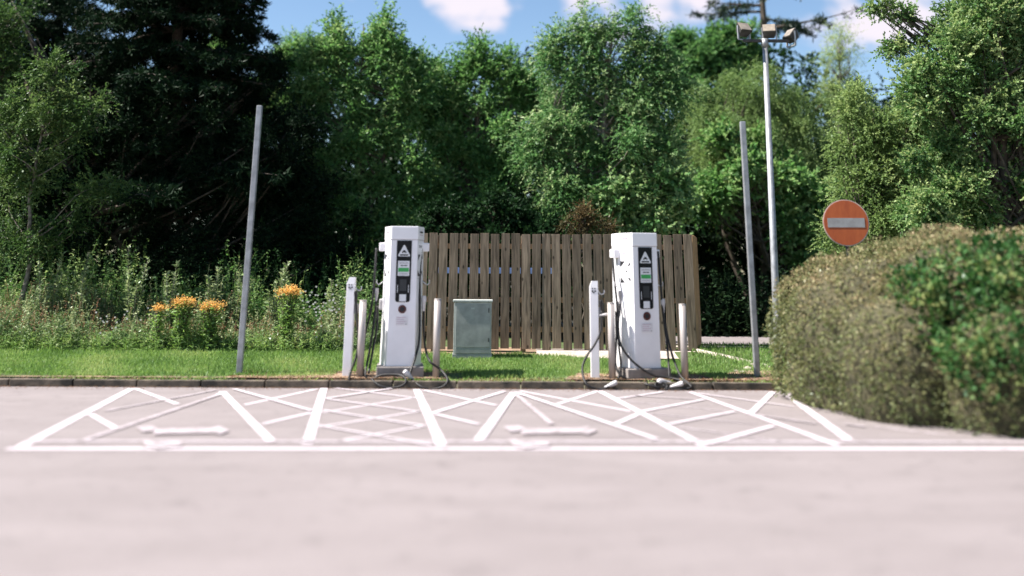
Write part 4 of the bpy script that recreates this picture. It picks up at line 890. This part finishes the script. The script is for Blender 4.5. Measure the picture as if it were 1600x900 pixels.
def ragwort(px, py, rpx, Y, label, seed, n=26):
    rng = np.random.default_rng(seed); b = P(px, py, Y); z0 = vz(b.x, Y)
    t = thing('ragwort_plant', label, 'flower', (b.x, Y, z0), 0, 'orange flowering ragwort')
    h = b.z - z0; paths = []; pos = []; dr = []; R = rpx * PXM(Y)
    lp = []; ld = []
    for k in range(n):
        a = rng.uniform(0, 6.28); r = R * rng.random() ** .5; c = np.array([np.cos(a) * r, np.sin(a) * r * .8, h + rng.normal(0, R * .16) + .55 * np.sqrt(max(R * R - r * r, 0))])
        paths.append((np.array([[c[0] * .15, c[1] * .15, 0], [c[0] * .5, c[1] * .5, c[2] * .6], c]), np.array([.006, .005, .003])))
        for q in range(40): pos.append(c + rng.normal(0, 1, 3) * [.05, .05, .03]); dr.append([rng.normal(), rng.normal(), rng.uniform(.1, .8)])
        for q in range(40): u = rng.uniform(.05, .97); lp.append(c * [u * .9, u * .9, u] + rng.normal(0, .06, 3) * [1, 1, 0]); ld.append([rng.normal(), rng.normal(), .4])
    V, Fq = tube_np(paths, 4); meshobj('stem', np_mesh('stem', V, Fq, True), M['bark'], t)
    pos = np.array(pos); L = rng.uniform(.02, .035, len(pos))
    meshobj('flower_head', leaf_mesh('flower_head', pos, np.array(dr), unit(rng.normal(size=pos.shape) * .5 + [0, 0, 1]), L, L * .8, rng.random(len(pos))), M['lf_orange'], t)
    lp = np.array(lp); L = rng.uniform(.05, .1, len(lp))
    meshobj('foliage', leaf_mesh('foliage', lp, np.array(ld), unit(rng.normal(size=lp.shape) + [0, 0, 1]), L, L * .4, rng.uniform(.25, .6, len(lp))), M['lf_grass'], t)
YR = K0 + 3.45
for a in ((250, 485, 8, YR + .1, 'small orange ragwort at the left end of the flower row', 51, 8), (287, 479, 16, YR, 'orange ragwort second from the left in the flower row', 52, 20), (331, 486, 16, YR, 'orange ragwort just left of the bare steel post', 53, 22), (451, 463, 17, YR + .1, 'single orange ragwort right of the bare steel post', 54, 22)):
    ragwort(*a)
# white daisies
rng = np.random.default_rng(60); pos = []
for k in range(85):
    px, py = (rng.normal(505, 22), rng.normal(478, 18)) if k < 60 else (rng.uniform(150, 260), rng.uniform(480, 520))
    c = np.array(P(px, py, YR + rng.uniform(-.1, .9)))
    for q in range(9): pos.append((c, q))
c = np.array([p[0] for p in pos]); ang = np.array([p[1] for p in pos]) * 2 * np.pi / 9
d = np.stack([np.cos(ang), -.35 + 0 * ang, np.sin(ang) * .8], 1)
tag(meshobj('daisies', leaf_mesh('daisies', c, d, np.tile([0, -1.0, .5], (len(c), 1)), .022, .013, rng.random(len(c))), M['lf_white']), kind='stuff')
# lawn blades
rng = np.random.default_rng(61); n = 190000
x = rng.uniform(-10.5, X(1215, K0 + 2), n); y = K0 + .16 + rng.random(n) ** 1.0 * 4.2
dirt = ((np.abs(x - c1x) < .95) | (np.abs(x - c2x) < .95)) & (y < K0 + .9)
patch = np.sin(x * 1.7 + np.sin(y * 3)) + np.sin(x * 4.1 + 1.3 * y) + rng.normal(0, .8, n)
edge = (y < K0 + .42 + .14 * np.sin(x * 2.3)) & (rng.random(n) < .86)
inside_fence = (x > fx0) & (x < fx1) & (y > FY - .35 + .06 * np.sin(x * 9)); rt_ = (x > X(1130, K0 + 1)) & (rng.random(n) < .8)
k = ~(dirt & (rng.random(n) < .95)) & ~edge & ~inside_fence & ~rt_
x, y, patch = x[k], y[k], patch[k]; n = len(x)
z = np.array([vz(a, b) for a, b in zip(x, y)])
d = unit(np.stack([rng.normal(0, .45, n), rng.normal(0, .45, n), np.ones(n)], 1)); L = rng.uniform(.03, .085, n) * (1 + .5 * np.clip(y - K0 - 2.5, 0, 1))
tag(meshobj('grass', leaf_mesh('grass', np.stack([x, y, z], 1), d, unit(rng.normal(size=(n, 3)) * [1, 1, .2]), L, .011, np.clip(.44 + .14 * patch + rng.normal(0, .13, n), 0, 1), fold=.02), M['lf_grass']), kind='stuff')
rng = np.random.default_rng(62); n = 26000
x = rng.uniform(2.95, 13, n); y = rng.uniform(17.55, 20.3, n); k = ((y < 19.4 - (x - 3) * .034) | ((y > 19.9 - (x - 3) * .034) & (y < 20.15 - (x - 3) * .032))) & (x > 3.0 + (y - 18) * .25); x, y = x[k], y[k]; n = len(x)
d = unit(np.stack([rng.normal(0, .45, n), rng.normal(0, .45, n), np.ones(n)], 1))
tag(meshobj('grass', leaf_mesh('grass', np.stack([x, y, np.interp(y, [17.55, 18.95], [.09, .285])], 1), d, unit(rng.normal(size=(n, 3)) * [1, 1, .2]), rng.uniform(.04, .1, n), .014, np.clip(rng.normal(.42, .15, n), 0, 1), fold=.02), M['lf_grass']), kind='stuff')
# fallen leaves and grit on the bare earth
rng = np.random.default_rng(63); n = 2600
x = np.concatenate([rng.uniform(X(360, YD), X(700, YD), n // 2), rng.uniform(X(1090, YD), X(1230, YD), n // 4), rng.uniform(X(890, YD), X(1100, YD), n // 4)]); n = len(x); y = K0 + .14 + rng.random(n) ** 1.6 * 1.0
tag(meshobj('leaf_litter', leaf_mesh('leaf_litter', np.stack([x, y, np.array([vz(a, b) for a, b in zip(x, y)]) + .03], 1), unit(rng.normal(size=(n, 3)) * [1, 1, .15]), unit(rng.normal(size=(n, 3)) * .3 + [0, 0, 1]), rng.uniform(.015, .045, n), .02, rng.random(n)), M['lf_brown']), kind='stuff')

rng = np.random.default_rng(64); n = 2400
x = rng.uniform(-9, xe, n); y = K0 - .01 - rng.random(n) ** 2.5 * .35
tag(meshobj('leaf_litter', leaf_mesh('leaf_litter', np.stack([x, y, np.full(n, .012)], 1), unit(rng.normal(size=(n, 3)) * [1, 1, .1]), unit(rng.normal(size=(n, 3)) * .3 + [0, 0, 1]), rng.uniform(.01, .03, n), .014, rng.random(n) * .5), M['lf_brown']), kind='stuff')
n = 7000; x = rng.uniform(-9.5, xe, n); k = (np.sin(x * 3.7) + np.sin(x * 1.3 + 2) + rng.normal(0, .7, n)) > .2; x = x[k]; n = len(x); y = K0 + .05 + rng.random(n) ** .6 * .12
tag(meshobj('grass', leaf_mesh('grass', np.stack([x, y, np.full(n, .097)], 1), unit(rng.normal(size=(n, 3)) * [1, 1, .4] + [0, -.3, .5]), unit(rng.normal(size=(n, 3))), rng.uniform(.02, .07, n), .012, rng.uniform(.2, 1, n), fold=.02), M['lf_grass']), kind='stuff')
n = 5200; x = rng.uniform(-9.5, xe, n); y = K0 + .03 + rng.random(n) * .4; k = np.sin(x * 2.1 + 1) + rng.normal(0, .6, n) > -.2; x = x[k]; y = y[k]; n = len(x)
tag(meshobj('leaf_litter', leaf_mesh('leaf_litter', np.stack([x, y, np.full(n, .112)], 1), unit(rng.normal(size=(n, 3)) * [1, 1, .15]), unit(rng.normal(size=(n, 3)) * .3 + [0, 0, 1]), rng.uniform(.012, .04, n), .018, rng.random(n)), M['lf_brown']), kind='stuff')

# ------------------------------------------------------------------ hedge on the right
def supers(c, r, n, rng, e=2.6):
    u = unit(rng.normal(size=(n, 3))); s = (np.abs(u) ** e).sum(1) ** (-1 / e); p = u * s[:, None]
    g = unit(np.sign(p) * np.abs(p) ** (e - 1) / np.array(r)); return np.array(c) + p * r, g
def inside(p, c, r, e=2.6): return (np.abs((p - np.array(c)) / np.array(r)) ** e).sum(1) < .93
def lump(p): return .05 * np.sin(p[:, 0] * 3.1 + p[:, 2] * 2) + .045 * np.sin(p[:, 1] * 4.3 + p[:, 0] * 2.2) + .03 * np.sin(p[:, 2] * 9 + p[:, 0] * 7) + .02 * np.sin(p[:, 0] * 17 + p[:, 1] * 13)
HB = [((5.10, 14.0, .50), (1.56, 1.40, 1.44)), ((6.05, 13.2, .55), (1.75, 1.55, 1.60)), ((7.9, 12.9, .6), (1.9, 1.7, 1.58)), ((5.9, 12.35, .20), (1.05, 1.0, .8)), ((7.2, 11.9, .3), (1.6, 1.25, 1.0)), ((4.95, 12.85, .42), (1.10, 1.15, 1.05)), ((6.0, 11.95, .42), (1.35, 1.10, 1.02))]
def hedge_part(name, blobs, others, n, leafm, seed, leaf, asp, tone0, shell=.10, tuft=3, tonef=None):
    rng = np.random.default_rng(seed); A = []; B = []
    ar = np.array([b[1][0] * b[1][2] + b[1][1] * b[1][2] for b in blobs]); ar = ar / ar.sum()
    for (c, r), a in zip(blobs, ar):
        p, g = supers(c, r, int(n * a), rng); k = np.ones(len(p), bool)
        for (c2, r2) in blobs + others:
            if c2 != c: k &= ~inside(p, c2, r2)
        k &= (p[:, 2] > .02) & (g[:, 1] < .75); p = p[k]; g = g[k]
        p = p + g * (lump(p) - shell * rng.random(len(p)) ** 1.3)[:, None]; A.append(p); B.append(g)
    p = np.concatenate(A); g = np.concatenate(B); p = np.repeat(p, tuft, 0) ; g = np.repeat(g, tuft, 0); m = len(p)
    p = p + rng.normal(0, leaf * .4, (m, 3)); p[:, 2] = np.maximum(p[:, 2], .02)
    d = unit(g * .7 + rng.normal(0, .75, (m, 3)) + [0, 0, .25]); nm = unit(rng.normal(size=(m, 3)) + g)
    L = leaf * rng.uniform(.6, 1.3, m)
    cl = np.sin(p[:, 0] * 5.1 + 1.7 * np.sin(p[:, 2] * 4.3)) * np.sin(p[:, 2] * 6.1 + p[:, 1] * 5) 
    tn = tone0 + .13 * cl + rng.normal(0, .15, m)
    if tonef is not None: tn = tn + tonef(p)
    return p, d, nm, L, L * asp, tn
hd = thing('clipped_hedge', 'big rounded clipped olive and brown hedge at the right edge beside the parking bays', 'hedge', (6.2, 13.2, 0))
off = np.array([6.2, 13.2, 0])
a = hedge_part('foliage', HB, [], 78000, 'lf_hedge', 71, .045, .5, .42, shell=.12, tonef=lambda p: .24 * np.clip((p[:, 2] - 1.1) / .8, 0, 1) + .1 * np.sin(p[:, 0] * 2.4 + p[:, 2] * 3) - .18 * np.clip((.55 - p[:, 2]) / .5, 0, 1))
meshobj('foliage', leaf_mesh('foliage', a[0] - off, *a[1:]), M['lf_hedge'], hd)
# dark dense inside of the hedge
bm = bmesh.new()
for c, r in HB:
    mt = Matrix.Translation(Vector(c) - Vector(off)) @ Matrix.Diagonal((r[0] * .90, r[1] * .90, r[2] * .90, 1))
    res = bmesh.ops.create_icosphere(bm, subdivisions=4, radius=1, matrix=Matrix.Identity(4))
    e = 2.6
    for v in res['verts']:
        s = sum(abs(q) ** e for q in v.co) ** (-1 / e); v.co = mt @ (v.co * s); 
bm_obj('twig_mass', bm, M['twigs'], hd, smooth=True)
# glossy green shrub growing through its right half
LB = [((5.0, 12.25, 1.18), (.55, .72, .55)), ((5.75, 12.0, 1.14), (.95, .85, .82)), ((5.45, 11.45, .78), (.80, .62, .48)), ((6.5, 11.6, 1.02), (.95, .90, .92))]
ls = thing('leafy_shrub', 'glossy dark green large leaved shrub growing through the right half of the hedge', 'shrub', (6.3, 11.8, 0))
off2 = np.array([6.3, 11.8, 0])
a = hedge_part('foliage', LB, [], 6800, 'lf_laurel', 72, .082, .6, .42, shell=.50, tuft=5, tonef=lambda p: .12 * np.sin(p[:, 0] * 7 + p[:, 2] * 5) + .35 * (np.random.default_rng(9).random(len(p)) > .93))
meshobj('foliage', leaf_mesh('foliage', a[0] - off2, *a[1:]), M['lf_laurel'], ls)
tw = []; rng = np.random.default_rng(73)
for k in range(60):
    c, r = LB[rng.integers(len(LB))]; u = unit(rng.normal(size=(1, 3)))[0]; u[1] = -abs(u[1]); e_ = np.array(c) + u * np.array(r) * .95; s0 = np.array([c[0], c[1] + .2, .1])
    tw.append((np.array([s0, (s0 + e_) / 2 + rng.normal(0, .06, 3), e_]) - off2, np.array([.014, .010, .004])))
tubes('stems', tw, M['bark'], ls, 5)
